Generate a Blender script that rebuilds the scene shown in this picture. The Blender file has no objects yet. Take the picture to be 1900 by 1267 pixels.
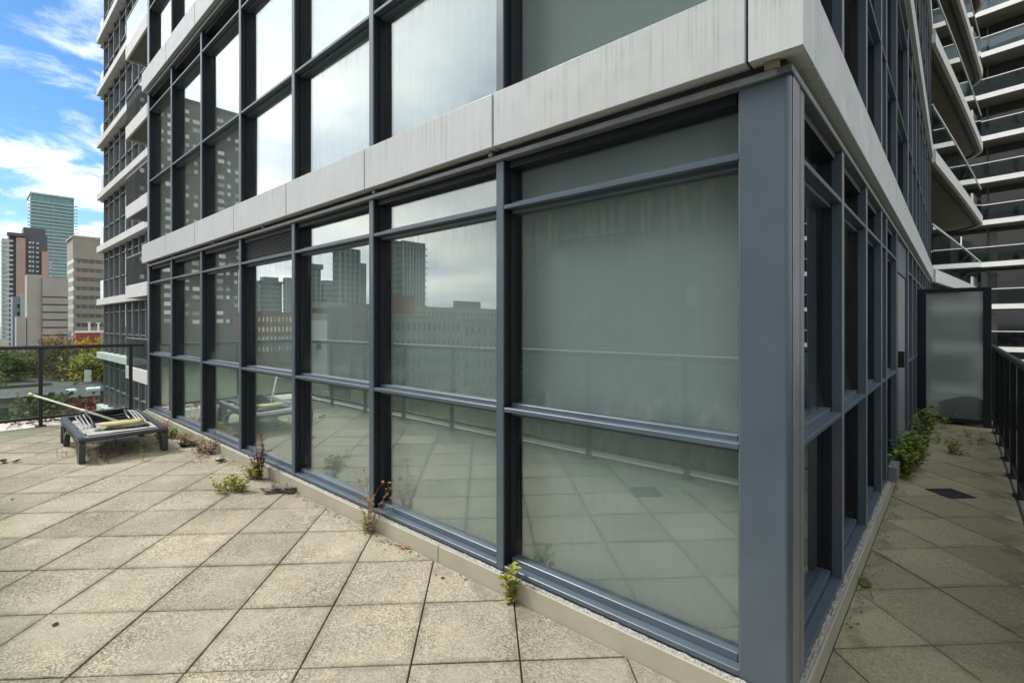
import bpy, bmesh, math, random
from math import radians, pi, sin, cos, sqrt, atan2
from mathutils import Vector, Matrix, noise
random.seed(7)
sc = bpy.context.scene
COL = sc.collection

# ------------------------------------------------------------------ camera
FPX, CXP, HY, CAMH = 920.0, 950.0, 601.0, 1.5
ANG = atan2(1025, 920)
FW = Vector((-cos(ANG), sin(ANG))); RT = Vector((FW.y, -FW.x))
CAM = Vector((0.4291, -2.0169))
cd = bpy.data.cameras.new('camera'); cam = bpy.data.objects.new('camera', cd); COL.objects.link(cam)
cam.location = (CAM.x, CAM.y, CAMH)
cam.rotation_euler = (pi/2, 0, atan2(FW.y, FW.x) - pi/2)
cd.sensor_fit = 'HORIZONTAL'; cd.sensor_width = 36.0; cd.lens = 36.0*FPX/1900.0
cd.shift_y = -(633.5-HY)/1900.0
cd.clip_start = 0.05; cd.clip_end = 6000
sc.camera = cam
sc.render.resolution_x, sc.render.resolution_y = 1024, 682

# ------------------------------------------------------------------ light
SUN_DIR = Vector((-0.75, -0.45, 0.97)).normalized()
W = bpy.data.worlds.new('World'); sc.world = W; W.use_nodes = True
def build_world():
    nt = W.node_tree; N = nt.nodes; L = nt.links; N.clear()
    out = N.new('ShaderNodeOutputWorld'); bg = N.new('ShaderNodeBackground'); bg.inputs[1].default_value = 0.15
    sky = N.new('ShaderNodeTexSky'); sky.sky_type = 'NISHITA'; sky.sun_disc = False
    sky.sun_elevation = math.asin(SUN_DIR.z); sky.sun_rotation = atan2(SUN_DIR.x, SUN_DIR.y)
    sky.air_density = 1.0; sky.dust_density = 0.2; sky.ozone_density = 3.0
    tc = N.new('ShaderNodeTexCoord'); sep = N.new('ShaderNodeSeparateXYZ'); L.new(tc.outputs['Generated'], sep.inputs[0])
    zc = N.new('ShaderNodeMath'); zc.operation = 'MAXIMUM'; L.new(sep.outputs['Z'], zc.inputs[0]); zc.inputs[1].default_value = 0.0
    za = N.new('ShaderNodeMath'); za.operation = 'ADD'; L.new(zc.outputs[0], za.inputs[0]); za.inputs[1].default_value = 0.13
    vx = N.new('ShaderNodeMath'); vx.operation = 'DIVIDE'; L.new(sep.outputs['X'], vx.inputs[0]); L.new(za.outputs[0], vx.inputs[1])
    vy = N.new('ShaderNodeMath'); vy.operation = 'DIVIDE'; L.new(sep.outputs['Y'], vy.inputs[0]); L.new(za.outputs[0], vy.inputs[1])
    cmb = N.new('ShaderNodeCombineXYZ'); L.new(vx.outputs[0], cmb.inputs[0]); L.new(vy.outputs[0], cmb.inputs[1]); cmb.inputs[2].default_value = 5.2
    n1 = N.new('ShaderNodeTexNoise'); n1.inputs['Scale'].default_value = 2.6; n1.inputs['Detail'].default_value = 9; n1.inputs['Roughness'].default_value = 0.62; n1.inputs['Distortion'].default_value = 0.35
    L.new(cmb.outputs[0], n1.inputs['Vector'])
    n2 = N.new('ShaderNodeTexNoise'); n2.inputs['Scale'].default_value = 0.33; n2.inputs['Detail'].default_value = 3
    L.new(cmb.outputs[0], n2.inputs['Vector'])
    # cloud cover: nearly overcast south (as the windows mirror it), thickened east and overhead for fill light, broken to the west (as seen directly)
    def mrange(src, a, b, hi):
        n = N.new('ShaderNodeMapRange'); n.interpolation_type = 'SMOOTHSTEP'; n.inputs['From Min'].default_value = a; n.inputs['From Max'].default_value = b
        n.inputs['To Min'].default_value = 0.0; n.inputs['To Max'].default_value = hi; L.new(src, n.inputs['Value']); return n.outputs[0]
    cov = N.new('ShaderNodeMath'); cov.operation = 'MAXIMUM'
    L.new(mrange(sep.outputs['Y'], 0.04, -0.22, 0.26), cov.inputs[0]); L.new(mrange(sep.outputs['X'], -0.72, -0.3, 0.26), cov.inputs[1])
    s1 = N.new('ShaderNodeMath'); s1.operation = 'ADD'; L.new(n1.outputs['Fac'], s1.inputs[0]); L.new(cov.outputs[0], s1.inputs[1])
    s2 = N.new('ShaderNodeMath'); s2.operation = 'MULTIPLY_ADD'; L.new(n2.outputs['Fac'], s2.inputs[0]); s2.inputs[1].default_value = 0.35; L.new(s1.outputs[0], s2.inputs[2])
    # more cloud toward the horizon
    hz = N.new('ShaderNodeMapRange'); hz.inputs['From Min'].default_value = 0.42; hz.inputs['From Max'].default_value = 0.0
    hz.inputs['To Min'].default_value = 0.0; hz.inputs['To Max'].default_value = 0.10; L.new(sep.outputs['Z'], hz.inputs['Value'])
    s3 = N.new('ShaderNodeMath'); s3.operation = 'ADD'; L.new(s2.outputs[0], s3.inputs[0]); L.new(hz.outputs[0], s3.inputs[1])
    mk = N.new('ShaderNodeMapRange'); mk.interpolation_type = 'SMOOTHSTEP'
    mk.inputs['From Min'].default_value = 0.645; mk.inputs['From Max'].default_value = 0.90; L.new(s3.outputs[0], mk.inputs['Value'])
    # cloud brightness varies with its own thickness
    n3 = N.new('ShaderNodeTexNoise'); n3.inputs['Scale'].default_value = 0.9; n3.inputs['Detail'].default_value = 6; n3.inputs['Roughness'].default_value = 0.55
    mp = N.new('ShaderNodeMapping'); mp.inputs['Location'].default_value = (7.3, 2.1, 1.0); L.new(cmb.outputs[0], mp.inputs['Vector']); L.new(mp.outputs[0], n3.inputs['Vector'])
    cr = N.new('ShaderNodeValToRGB'); cr.color_ramp.elements[0].position = 0.34; cr.color_ramp.elements[1].position = 0.64
    cr.color_ramp.elements[0].color = (3.1, 3.45, 4.0, 1); cr.color_ramp.elements[1].color = (6.3, 6.2, 5.85, 1)
    L.new(n3.outputs['Fac'], cr.inputs['Fac'])
    mx = N.new('ShaderNodeMix'); mx.data_type = 'RGBA'; L.new(mk.outputs[0], mx.inputs['Factor']); 
    hs = N.new('ShaderNodeHueSaturation'); hs.inputs['Saturation'].default_value = 1.25; hs.inputs['Value'].default_value = 0.60
    L.new(sky.outputs[0], hs.inputs['Color']); L.new(hs.outputs[0], mx.inputs['A']); 
    # thin cloud is brighter around the hidden sun
    dt = N.new('ShaderNodeVectorMath'); dt.operation = 'DOT_PRODUCT'; L.new(tc.outputs['Generated'], dt.inputs[0]); dt.inputs[1].default_value = SUN_DIR
    mr = N.new('ShaderNodeMapRange'); mr.interpolation_type = 'SMOOTHSTEP'; mr.inputs['From Min'].default_value = 0.5; mr.inputs['From Max'].default_value = 1.0
    mr.inputs['To Min'].default_value = 1.0; mr.inputs['To Max'].default_value = 1.7; L.new(dt.outputs['Value'], mr.inputs['Value'])
    gl = N.new('ShaderNodeVectorMath'); gl.operation = 'SCALE'; L.new(cr.outputs[0], gl.inputs[0]); L.new(mr.outputs[0], gl.inputs['Scale']); L.new(gl.outputs[0], mx.inputs['B'])
    L.new(mx.outputs['Result'], bg.inputs[0]); L.new(bg.outputs[0], out.inputs[0])
build_world()
sl = bpy.data.lights.new('sun', 'SUN'); sl.energy = 2.0; sl.angle = radians(14); sl.color = (1.0, 0.95, 0.88)
so = bpy.data.objects.new('sun', sl); COL.objects.link(so)
so.rotation_euler = (-SUN_DIR).to_track_quat('-Z', 'Y').to_euler(); so.location = (0, 0, 60)
sc.view_settings.view_transform = 'Standard'; sc.view_settings.look = 'None'
sc.view_settings.exposure = 0.82; sc.view_settings.gamma = 1.0
sc.view_settings.use_curve_mapping = False

# ------------------------------------------------------------------ pixel helpers
MIRY = 0.125      # plane of the south windows' glass
def ray(u, v):
    h = FW + RT*((u-CXP)/FPX); return Vector((h.x, h.y, -(v-HY)/FPX))
def V(u, dep):
    p = CAM + FW*dep + RT*((u-CXP)/FPX*dep); return p
def zat(v, dep): return CAMH - (v-HY)/FPX*dep
def on_x(u, X): r = ray(u, 0); t = (X-CAM.x)/r.x; return CAM.y + t*r.y
def on_y(u, Y): r = ray(u, 0); t = (Y-CAM.y)/r.y; return CAM.x + t*r.x
def ground(u, v, z=0.0):
    r = ray(u, v); t = (z-CAMH)/r.z; return Vector((CAM.x+t*r.x, CAM.y+t*r.y, z))

# ------------------------------------------------------------------ materials
MATS = {}
def mat(name, col, rough=0.6, metal=0.0, var=0.0, scale=6.0, bump=0.0, bscale=40.0, col2=None, streak=False, spec=0.5, coat=0.0, objvar=0.0, ior=1.5):
    if name in MATS: return MATS[name]
    m = bpy.data.materials.new(name); m.use_nodes = True; nt = m.node_tree; N = nt.nodes; L = nt.links
    b = N['Principled BSDF']; b.inputs['Roughness'].default_value = rough; b.inputs['Metallic'].default_value = metal
    b.inputs['Specular IOR Level'].default_value = spec; b.inputs['IOR'].default_value = ior
    b.inputs['Coat Weight'].default_value = coat
    c = (*col, 1)
    geo = N.new('ShaderNodeNewGeometry')
    if var > 0 or col2:
        mp = N.new('ShaderNodeMapping'); L.new(geo.outputs['Position'], mp.inputs['Vector'])
        if streak: mp.inputs['Scale'].default_value = (1, 1, 0.05)
        n = N.new('ShaderNodeTexNoise'); n.inputs['Scale'].default_value = scale; n.inputs['Detail'].default_value = 6; n.inputs['Roughness'].default_value = 0.6
        L.new(mp.outputs[0], n.inputs['Vector'])
        cr = N.new('ShaderNodeValToRGB'); cr.color_ramp.elements[0].position = 0.3; cr.color_ramp.elements[1].position = 0.7
        lo = col2 if col2 else tuple(x*(1-var) for x in col); hi = col if col2 else tuple(min(1, x*(1+var)) for x in col)
        cr.color_ramp.elements[0].color = (*lo, 1); cr.color_ramp.elements[1].color = (*hi, 1)
        L.new(n.outputs['Fac'], cr.inputs['Fac']); last = cr.outputs[0]
    else:
        rgb = N.new('ShaderNodeRGB'); rgb.outputs[0].default_value = c; last = rgb.outputs[0]
    if objvar > 0:
        oi = N.new('ShaderNodeObjectInfo'); hs = N.new('ShaderNodeHueSaturation'); mr = N.new('ShaderNodeMapRange')
        mr.inputs['To Min'].default_value = 1-objvar; mr.inputs['To Max'].default_value = 1+objvar
        L.new(oi.outputs['Random'], mr.inputs['Value']); L.new(mr.outputs[0], hs.inputs['Value']); L.new(last, hs.inputs['Color']); last = hs.outputs[0]
    L.new(last, b.inputs['Base Color'])
    if bump > 0:
        n2 = N.new('ShaderNodeTexNoise'); n2.inputs['Scale'].default_value = bscale; n2.inputs['Detail'].default_value = 5
        L.new(geo.outputs['Position'], n2.inputs['Vector'])
        bp = N.new('ShaderNodeBump'); bp.inputs['Strength'].default_value = bump; bp.inputs['Distance'].default_value = 0.02
        L.new(n2.outputs['Fac'], bp.inputs['Height']); L.new(bp.outputs[0], b.inputs['Normal'])
    MATS[name] = m; return m

def glass_mat(name, ior=1.9, tint=(0.8, 0.85, 0.83), gloss=(0.95, 0.98, 0.97), dirt=0.06, wav=0.0, rough=0.0, pw=4.0):
    if name in MATS: return MATS[name]
    m = bpy.data.materials.new(name); m.use_nodes = True; nt = m.node_tree; N = nt.nodes; L = nt.links; N.clear()
    out = N.new('ShaderNodeOutputMaterial'); tr = N.new('ShaderNodeBsdfTransparent'); tr.inputs[0].default_value = (*tint, 1)
    gl = N.new('ShaderNodeBsdfGlossy'); gl.inputs['Color'].default_value = (*gloss, 1); gl.inputs['Roughness'].default_value = rough
    g0 = N.new('ShaderNodeNewGeometry'); dp = N.new('ShaderNodeVectorMath'); dp.operation = 'DOT_PRODUCT'
    L.new(g0.outputs['True Normal'], dp.inputs[0]); L.new(g0.outputs['Incoming'], dp.inputs[1])
    def mth(op, a, b):
        n = N.new('ShaderNodeMath'); n.operation = op
        for i, x in enumerate((a, b)):
            if x is None: continue
            if isinstance(x, (int, float)): n.inputs[i].default_value = x
            else: L.new(x, n.inputs[i])
        return n.outputs[0]
    r0 = ((ior-1)/(ior+1))**2      # reflectance the same from both sides of the sheet
    fr = mth('ADD', mth('MULTIPLY', mth('POWER', mth('SUBTRACT', 1.0, mth('ABSOLUTE', dp.outputs['Value'], None)), pw), 1-r0), r0)
    mx = N.new('ShaderNodeMixShader'); L.new(fr, mx.inputs[0]); L.new(tr.outputs[0], mx.inputs[1]); L.new(gl.outputs[0], mx.inputs[2])
    geo = N.new('ShaderNodeNewGeometry')
    # dust: rain streaks and a dirty lower edge (object space)
    mp = N.new('ShaderNodeMapping'); mp.inputs['Scale'].default_value = (38, 38, 1.6); L.new(geo.outputs['Position'], mp.inputs['Vector'])
    n1 = N.new('ShaderNodeTexNoise'); n1.inputs['Scale'].default_value = 1.0; n1.inputs['Detail'].default_value = 4; L.new(mp.outputs[0], n1.inputs['Vector'])
    n2 = N.new('ShaderNodeTexNoise'); n2.inputs['Scale'].default_value = 2.3; n2.inputs['Detail'].default_value = 7; n2.inputs['Roughness'].default_value = 0.65; L.new(geo.outputs['Position'], n2.inputs['Vector'])
    mu = N.new('ShaderNodeMath'); mu.operation = 'MULTIPLY'; L.new(n1.outputs['Fac'], mu.inputs[0]); L.new(n2.outputs['Fac'], mu.inputs[1])
    mr = N.new('ShaderNodeMapRange'); mr.inputs['From Min'].default_value = 0.2; mr.inputs['From Max'].default_value = 0.45; mr.inputs['To Max'].default_value = dirt*2
    L.new(mu.outputs[0], mr.inputs['Value'])
    df = N.new('ShaderNodeBsdfDiffuse'); df.inputs[0].default_value = (0.42, 0.43, 0.40, 1)
    tcn = N.new('ShaderNodeTexCoord'); sp = N.new('ShaderNodeSeparateXYZ'); L.new(tcn.outputs['Generated'], sp.inputs[0])
    def rng(v, a, b, lo, hi):
        n = N.new('ShaderNodeMapRange'); n.interpolation_type = 'SMOOTHSTEP'; n.inputs['From Min'].default_value = a; n.inputs['From Max'].default_value = b; n.inputs['To Min'].default_value = lo; n.inputs['To Max'].default_value = hi; L.new(v, n.inputs['Value']); return n.outputs[0]
    n4 = N.new('ShaderNodeTexNoise'); n4.inputs['Scale'].default_value = 6; n4.inputs['Detail'].default_value = 8; n4.inputs['Roughness'].default_value = 0.75; L.new(geo.outputs['Position'], n4.inputs['Vector'])
    low = mth('MULTIPLY', rng(sp.outputs['Z'], 0.22, 0.0, 0.0, 1.0), rng(n4.outputs['Fac'], 0.42, 0.70, 0.0, dirt*9))
    top = mth('MULTIPLY', rng(sp.outputs['Z'], 0.72, 1.0, 0.0, 1.0), rng(n1.outputs['Fac'], 0.48, 0.62, 0.0, dirt*5))
    n5 = N.new('ShaderNodeTexNoise'); n5.inputs['Scale'].default_value = 90; n5.inputs['Detail'].default_value = 2; L.new(geo.outputs['Position'], n5.inputs['Vector'])
    spots = rng(n5.outputs['Fac'], 0.74, 0.80, 0.0, dirt*5)
    dsum = mth('ADD', mth('ADD', mr.outputs[0], low), mth('ADD', top, spots))
    m2 = N.new('ShaderNodeMixShader'); L.new(dsum, m2.inputs[0]); L.new(mx.outputs[0], m2.inputs[1]); L.new(df.outputs[0], m2.inputs[2])
    L.new(m2.outputs[0], out.inputs[0])
    if wav > 0:
        nb = N.new('ShaderNodeTexNoise'); nb.inputs['Scale'].default_value = 1.1; nb.inputs['Detail'].default_value = 1; L.new(geo.outputs['Position'], nb.inputs['Vector'])
        bp = N.new('ShaderNodeBump'); bp.inputs['Strength'].default_value = wav; bp.inputs['Distance'].default_value = 0.01
        L.new(nb.outputs['Fac'], bp.inputs['Height']); L.new(bp.outputs[0], gl.inputs['Normal'])
    MATS[name] = m; return m

def paver_mat(name, moss=0.0):
    m = bpy.data.materials.new(name); m.use_nodes = True; nt = m.node_tree; N = nt.nodes; L = nt.links
    b = N['Principled BSDF']; b.inputs['Roughness'].default_value = 0.9; b.inputs['Specular IOR Level'].default_value = 0.25
    geo = N.new('ShaderNodeNewGeometry'); P = geo.outputs['Position']
    def nz(s, d, r=0.6):
        n = N.new('ShaderNodeTexNoise'); n.inputs['Scale'].default_value = s; n.inputs['Detail'].default_value = d; n.inputs['Roughness'].default_value = r; L.new(P, n.inputs['Vector']); return n.outputs['Fac']
    def ramp(src, p0, c0, p1, c1):
        r = N.new('ShaderNodeValToRGB'); r.color_ramp.elements[0].position = p0; r.color_ramp.elements[1].position = p1
        r.color_ramp.elements[0].color = (*c0, 1); r.color_ramp.elements[1].color = (*c1, 1); L.new(src, r.inputs['Fac']); return r.outputs[0]
    def mixc(f, a, bb, mode='MIX'):
        x = N.new('ShaderNodeMix'); x.data_type = 'RGBA'; x.blend_type = mode
        if isinstance(f, float): x.inputs['Factor'].default_value = f
        else: L.new(f, x.inputs['Factor'])
        L.new(a, x.inputs['A']); L.new(bb, x.inputs['B']); return x.outputs['Result']
    base = ramp(nz(1.3, 6), 0.32, (0.31, 0.285, 0.225), 0.68, (0.48, 0.435, 0.325))
    # aggregate chips
    vo = N.new('ShaderNodeTexVoronoi'); vo.inputs['Scale'].default_value = 135; L.new(P, vo.inputs['Vector'])
    sepc = N.new('ShaderNodeSeparateColor'); L.new(vo.outputs['Color'], sepc.inputs[0])
    chips = ramp(sepc.outputs[0], 0.0, (0.30, 0.30, 0.32), 1.0, (1.38, 1.36, 1.30))
    wear = N.new('ShaderNodeMapRange'); wear.inputs['From Min'].default_value = 0.36; wear.inputs['From Max'].default_value = 0.62
    wear.inputs['To Min'].default_value = 0.2; wear.inputs['To Max'].default_value = 0.9; L.new(nz(2.1, 6, 0.65), wear.inputs['Value'])
    c = mixc(wear.outputs[0], base, mixc(1.0, base, chips, 'MULTIPLY'))
    fine = ramp(nz(240, 3), 0.35, (0.72, 0.72, 0.72), 0.65, (1.18, 1.18, 1.17))
    c = mixc(1.0, c, fine, 'MULTIPLY')
    # pale lime patches and grey dirt
    pr = N.new('ShaderNodeMapRange'); pr.inputs['From Min'].default_value = 0.58; pr.inputs['From Max'].default_value = 0.75; pr.inputs['To Max'].default_value = 0.55; L.new(nz(3.3, 5, 0.7), pr.inputs['Value'])
    pale = N.new('ShaderNodeRGB'); pale.outputs[0].default_value = (0.60, 0.52, 0.35, 1); c = mixc(pr.outputs[0], c, pale.outputs[0])
    dr = N.new('ShaderNodeMapRange'); dr.inputs['From Min'].default_value = 0.55; dr.inputs['From Max'].default_value = 0.8; dr.inputs['To Max'].default_value = 0.5; L.new(nz(0.8, 7, 0.7), dr.inputs['Value'])
    dk = N.new('ShaderNodeRGB'); dk.outputs[0].default_value = (0.20, 0.19, 0.17, 1); c = mixc(dr.outputs[0], c, dk.outputs[0])
    if moss > 0:
        mr = N.new('ShaderNodeMapRange'); mr.inputs['From Min'].default_value = 0.25; mr.inputs['From Max'].default_value = 0.7; mr.inputs['To Min'].default_value = moss*0.55; mr.inputs['To Max'].default_value = moss; L.new(nz(2.2, 6), mr.inputs['Value'])
        mg = N.new('ShaderNodeRGB'); mg.outputs[0].default_value = (0.31, 0.30, 0.16, 1); c = mixc(mr.outputs[0], c, mg.outputs[0])
    # grime caught along the joints of each paver
    tcn = N.new('ShaderNodeTexCoord'); sp = N.new('ShaderNodeSeparateXYZ'); L.new(tcn.outputs['Generated'], sp.inputs[0])
    def mt(op, a, b_=None):
        n = N.new('ShaderNodeMath'); n.operation = op
        for i_, x in enumerate((a, b_)):
            if x is None: continue
            if isinstance(x, (int, float)): n.inputs[i_].default_value = x
            else: L.new(x, n.inputs[i_])
        return n.outputs[0]
    ed = mt('ADD', mt('ABSOLUTE', mt('SUBTRACT', sp.outputs['X'], 0.5)), mt('ABSOLUTE', mt('SUBTRACT', sp.outputs['Y'], 0.5)))
    er = N.new('ShaderNodeMapRange'); er.interpolation_type = 'SMOOTHSTEP'; er.inputs['From Min'].default_value = 0.40; er.inputs['From Max'].default_value = 0.50; er.inputs['To Max'].default_value = 0.75; L.new(ed, er.inputs['Value'])
    en = N.new('ShaderNodeMapRange'); en.inputs['From Min'].default_value = 0.38; en.inputs['From Max'].default_value = 0.66; L.new(nz(7, 7, 0.7), en.inputs['Value'])
    gr = N.new('ShaderNodeRGB'); gr.outputs[0].default_value = (0.16, 0.145, 0.105, 1); c = mixc(mt('MULTIPLY', er.outputs[0], en.outputs[0]), c, gr.outputs[0])
    oi = N.new('ShaderNodeObjectInfo'); hs = N.new('ShaderNodeHueSaturation'); mr2 = N.new('ShaderNodeMapRange'); mr2.inputs['To Min'].default_value = 0.86; mr2.inputs['To Max'].default_value = 1.08
    L.new(oi.outputs['Random'], mr2.inputs['Value']); L.new(mr2.outputs[0], hs.inputs['Value']); L.new(c, hs.inputs['Color'])
    L.new(hs.outputs[0], b.inputs['Base Color'])
    bp = N.new('ShaderNodeBump'); bp.inputs['Strength'].default_value = 0.45; bp.inputs['Distance'].default_value = 0.004
    L.new(vo.outputs['Distance'], bp.inputs['Height']); L.new(bp.outputs[0], b.inputs['Normal'])
    MATS[name] = m; return m

M_FRAME = mat('aluminium_blue_grey', (0.082, 0.110, 0.142), 0.33, 0.0, var=0.09, scale=4, spec=0.6, bump=0.03, bscale=9)
M_FRAMED = mat('aluminium_dark', (0.014, 0.017, 0.024), 0.5, spec=0.3)
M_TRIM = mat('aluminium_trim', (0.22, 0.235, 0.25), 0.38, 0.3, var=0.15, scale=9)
def panel_mat():
    m = bpy.data.materials.new('panel_light_grey'); m.use_nodes = True; nt = m.node_tree; N = nt.nodes; L = nt.links
    b = N['Principled BSDF']; b.inputs['Roughness'].default_value = 0.36; b.inputs['Specular IOR Level'].default_value = 0.5
    geo = N.new('ShaderNodeNewGeometry'); P = geo.outputs['Position']
    def nz(sc_, det, zs=1.0, rough=0.6):
        mp = N.new('ShaderNodeMapping'); mp.inputs['Scale'].default_value = (1, 1, zs); L.new(P, mp.inputs['Vector'])
        n = N.new('ShaderNodeTexNoise'); n.inputs['Scale'].default_value = sc_; n.inputs['Detail'].default_value = det; n.inputs['Roughness'].default_value = rough; L.new(mp.outputs[0], n.inputs['Vector']); return n.outputs['Fac']
    def mr(v, a, b_, lo, hi):
        n = N.new('ShaderNodeMapRange'); n.inputs['From Min'].default_value = a; n.inputs['From Max'].default_value = b_; n.inputs['To Min'].default_value = lo; n.inputs['To Max'].default_value = hi; L.new(v, n.inputs['Value']); return n.outputs[0]
    def mul(a, c):
        n = N.new('ShaderNodeMath'); n.operation = 'MULTIPLY'; L.new(a, n.inputs[0]); L.new(c, n.inputs[1]); return n.outputs[0]
    # runs are strongest at the top of the panel and fade downward
    tcn = N.new('ShaderNodeTexCoord'); sp = N.new('ShaderNodeSeparateXYZ'); L.new(tcn.outputs['Generated'], sp.inputs[0])
    runs = mul(mr(nz(75, 3, 0.02), 0.50, 0.66, 0.0, 1.0), mr(nz(5, 4), 0.35, 0.6, 0.1, 1.0)); runs = mul(runs, mr(sp.outputs['Z'], 0.0, 1.0, 0.3, 0.85))
    broad = mr(nz(1.6, 5), 0.3, 0.7, 0.0, 0.35)
    mx = N.new('ShaderNodeMix'); mx.data_type = 'RGBA'; mx.inputs['A'].default_value = (0.575, 0.605, 0.62, 1); mx.inputs['B'].default_value = (0.30, 0.305, 0.30, 1); L.new(runs, mx.inputs['Factor'])
    m2 = N.new('ShaderNodeMix'); m2.data_type = 'RGBA'; L.new(broad, m2.inputs['Factor']); L.new(mx.outputs['Result'], m2.inputs['A']); m2.inputs['B'].default_value = (0.48, 0.50, 0.505, 1)
    oi = N.new('ShaderNodeObjectInfo'); hs = N.new('ShaderNodeHueSaturation'); L.new(mr(oi.outputs['Random'], 0, 1, 0.95, 1.04), hs.inputs['Value']); L.new(m2.outputs['Result'], hs.inputs['Color'])
    L.new(hs.outputs[0], b.inputs['Base Color'])
    L.new(mr(nz(9, 5), 0.3, 0.7, 0.28, 0.5), b.inputs['Roughness'])
    return m
M_PANEL = panel_mat()
M_SHEEN = mat('sheen_aluminium', (0.30, 0.31, 0.345), 0.34, 0.55, var=0.12, scale=7, bump=0.04, bscale=30)
M_PANELW = mat('panel_white', (0.68, 0.69, 0.68), 0.5, 0.0, var=0.06, scale=3, objvar=0.02)
M_SOFF = mat('soffit_dark', (0.045, 0.045, 0.042), 0.8, var=0.3, scale=8)
M_CURB = mat('curb_panel_beige', (0.40, 0.375, 0.30), 0.55, var=0.10, scale=3, objvar=0.02)
M_MORTAR = mat('mortar_rubble', (0.62, 0.61, 0.57), 0.95, col2=(0.30, 0.29, 0.27), scale=70, bump=0.9, bscale=160)
M_BLIND = mat('blind_grey_green', (0.53, 0.585, 0.575), 0.9, var=0.04, scale=1.5)
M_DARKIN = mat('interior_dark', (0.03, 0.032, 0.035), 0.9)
M_GLASS = glass_mat('glass_south', 1.86, tint=(0.87, 0.91, 0.905), dirt=0.02, pw=2.5)
M_GLASSE = glass_mat('glass_east', 1.75, tint=(0.55, 0.6, 0.62), dirt=0.012)
M_RGLASS = glass_mat('glass_rail', 1.45, tint=(0.86, 0.93, 0.91), dirt=0.02)
M_BGLASS = glass_mat('glass_balcony', 1.6, tint=(0.42, 0.50, 0.52), dirt=0.01)
M_DGLASS = mat('dark_glazing', (0.030, 0.035, 0.040), 0.04, spec=1.0, ior=1.9)
M_RAIL = mat('railing_black', (0.018, 0.02, 0.024), 0.4, spec=0.5)
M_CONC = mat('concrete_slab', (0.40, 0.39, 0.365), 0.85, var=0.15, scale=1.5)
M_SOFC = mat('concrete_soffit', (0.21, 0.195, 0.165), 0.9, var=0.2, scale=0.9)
M_PAVER = paver_mat('paver_aggregate'); M_PAVERM = paver_mat('paver_mossy', 0.55)
M_BED = mat('joint_bed_dark', (0.035, 0.033, 0.027), 1.0, var=0.4, scale=30)

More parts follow.
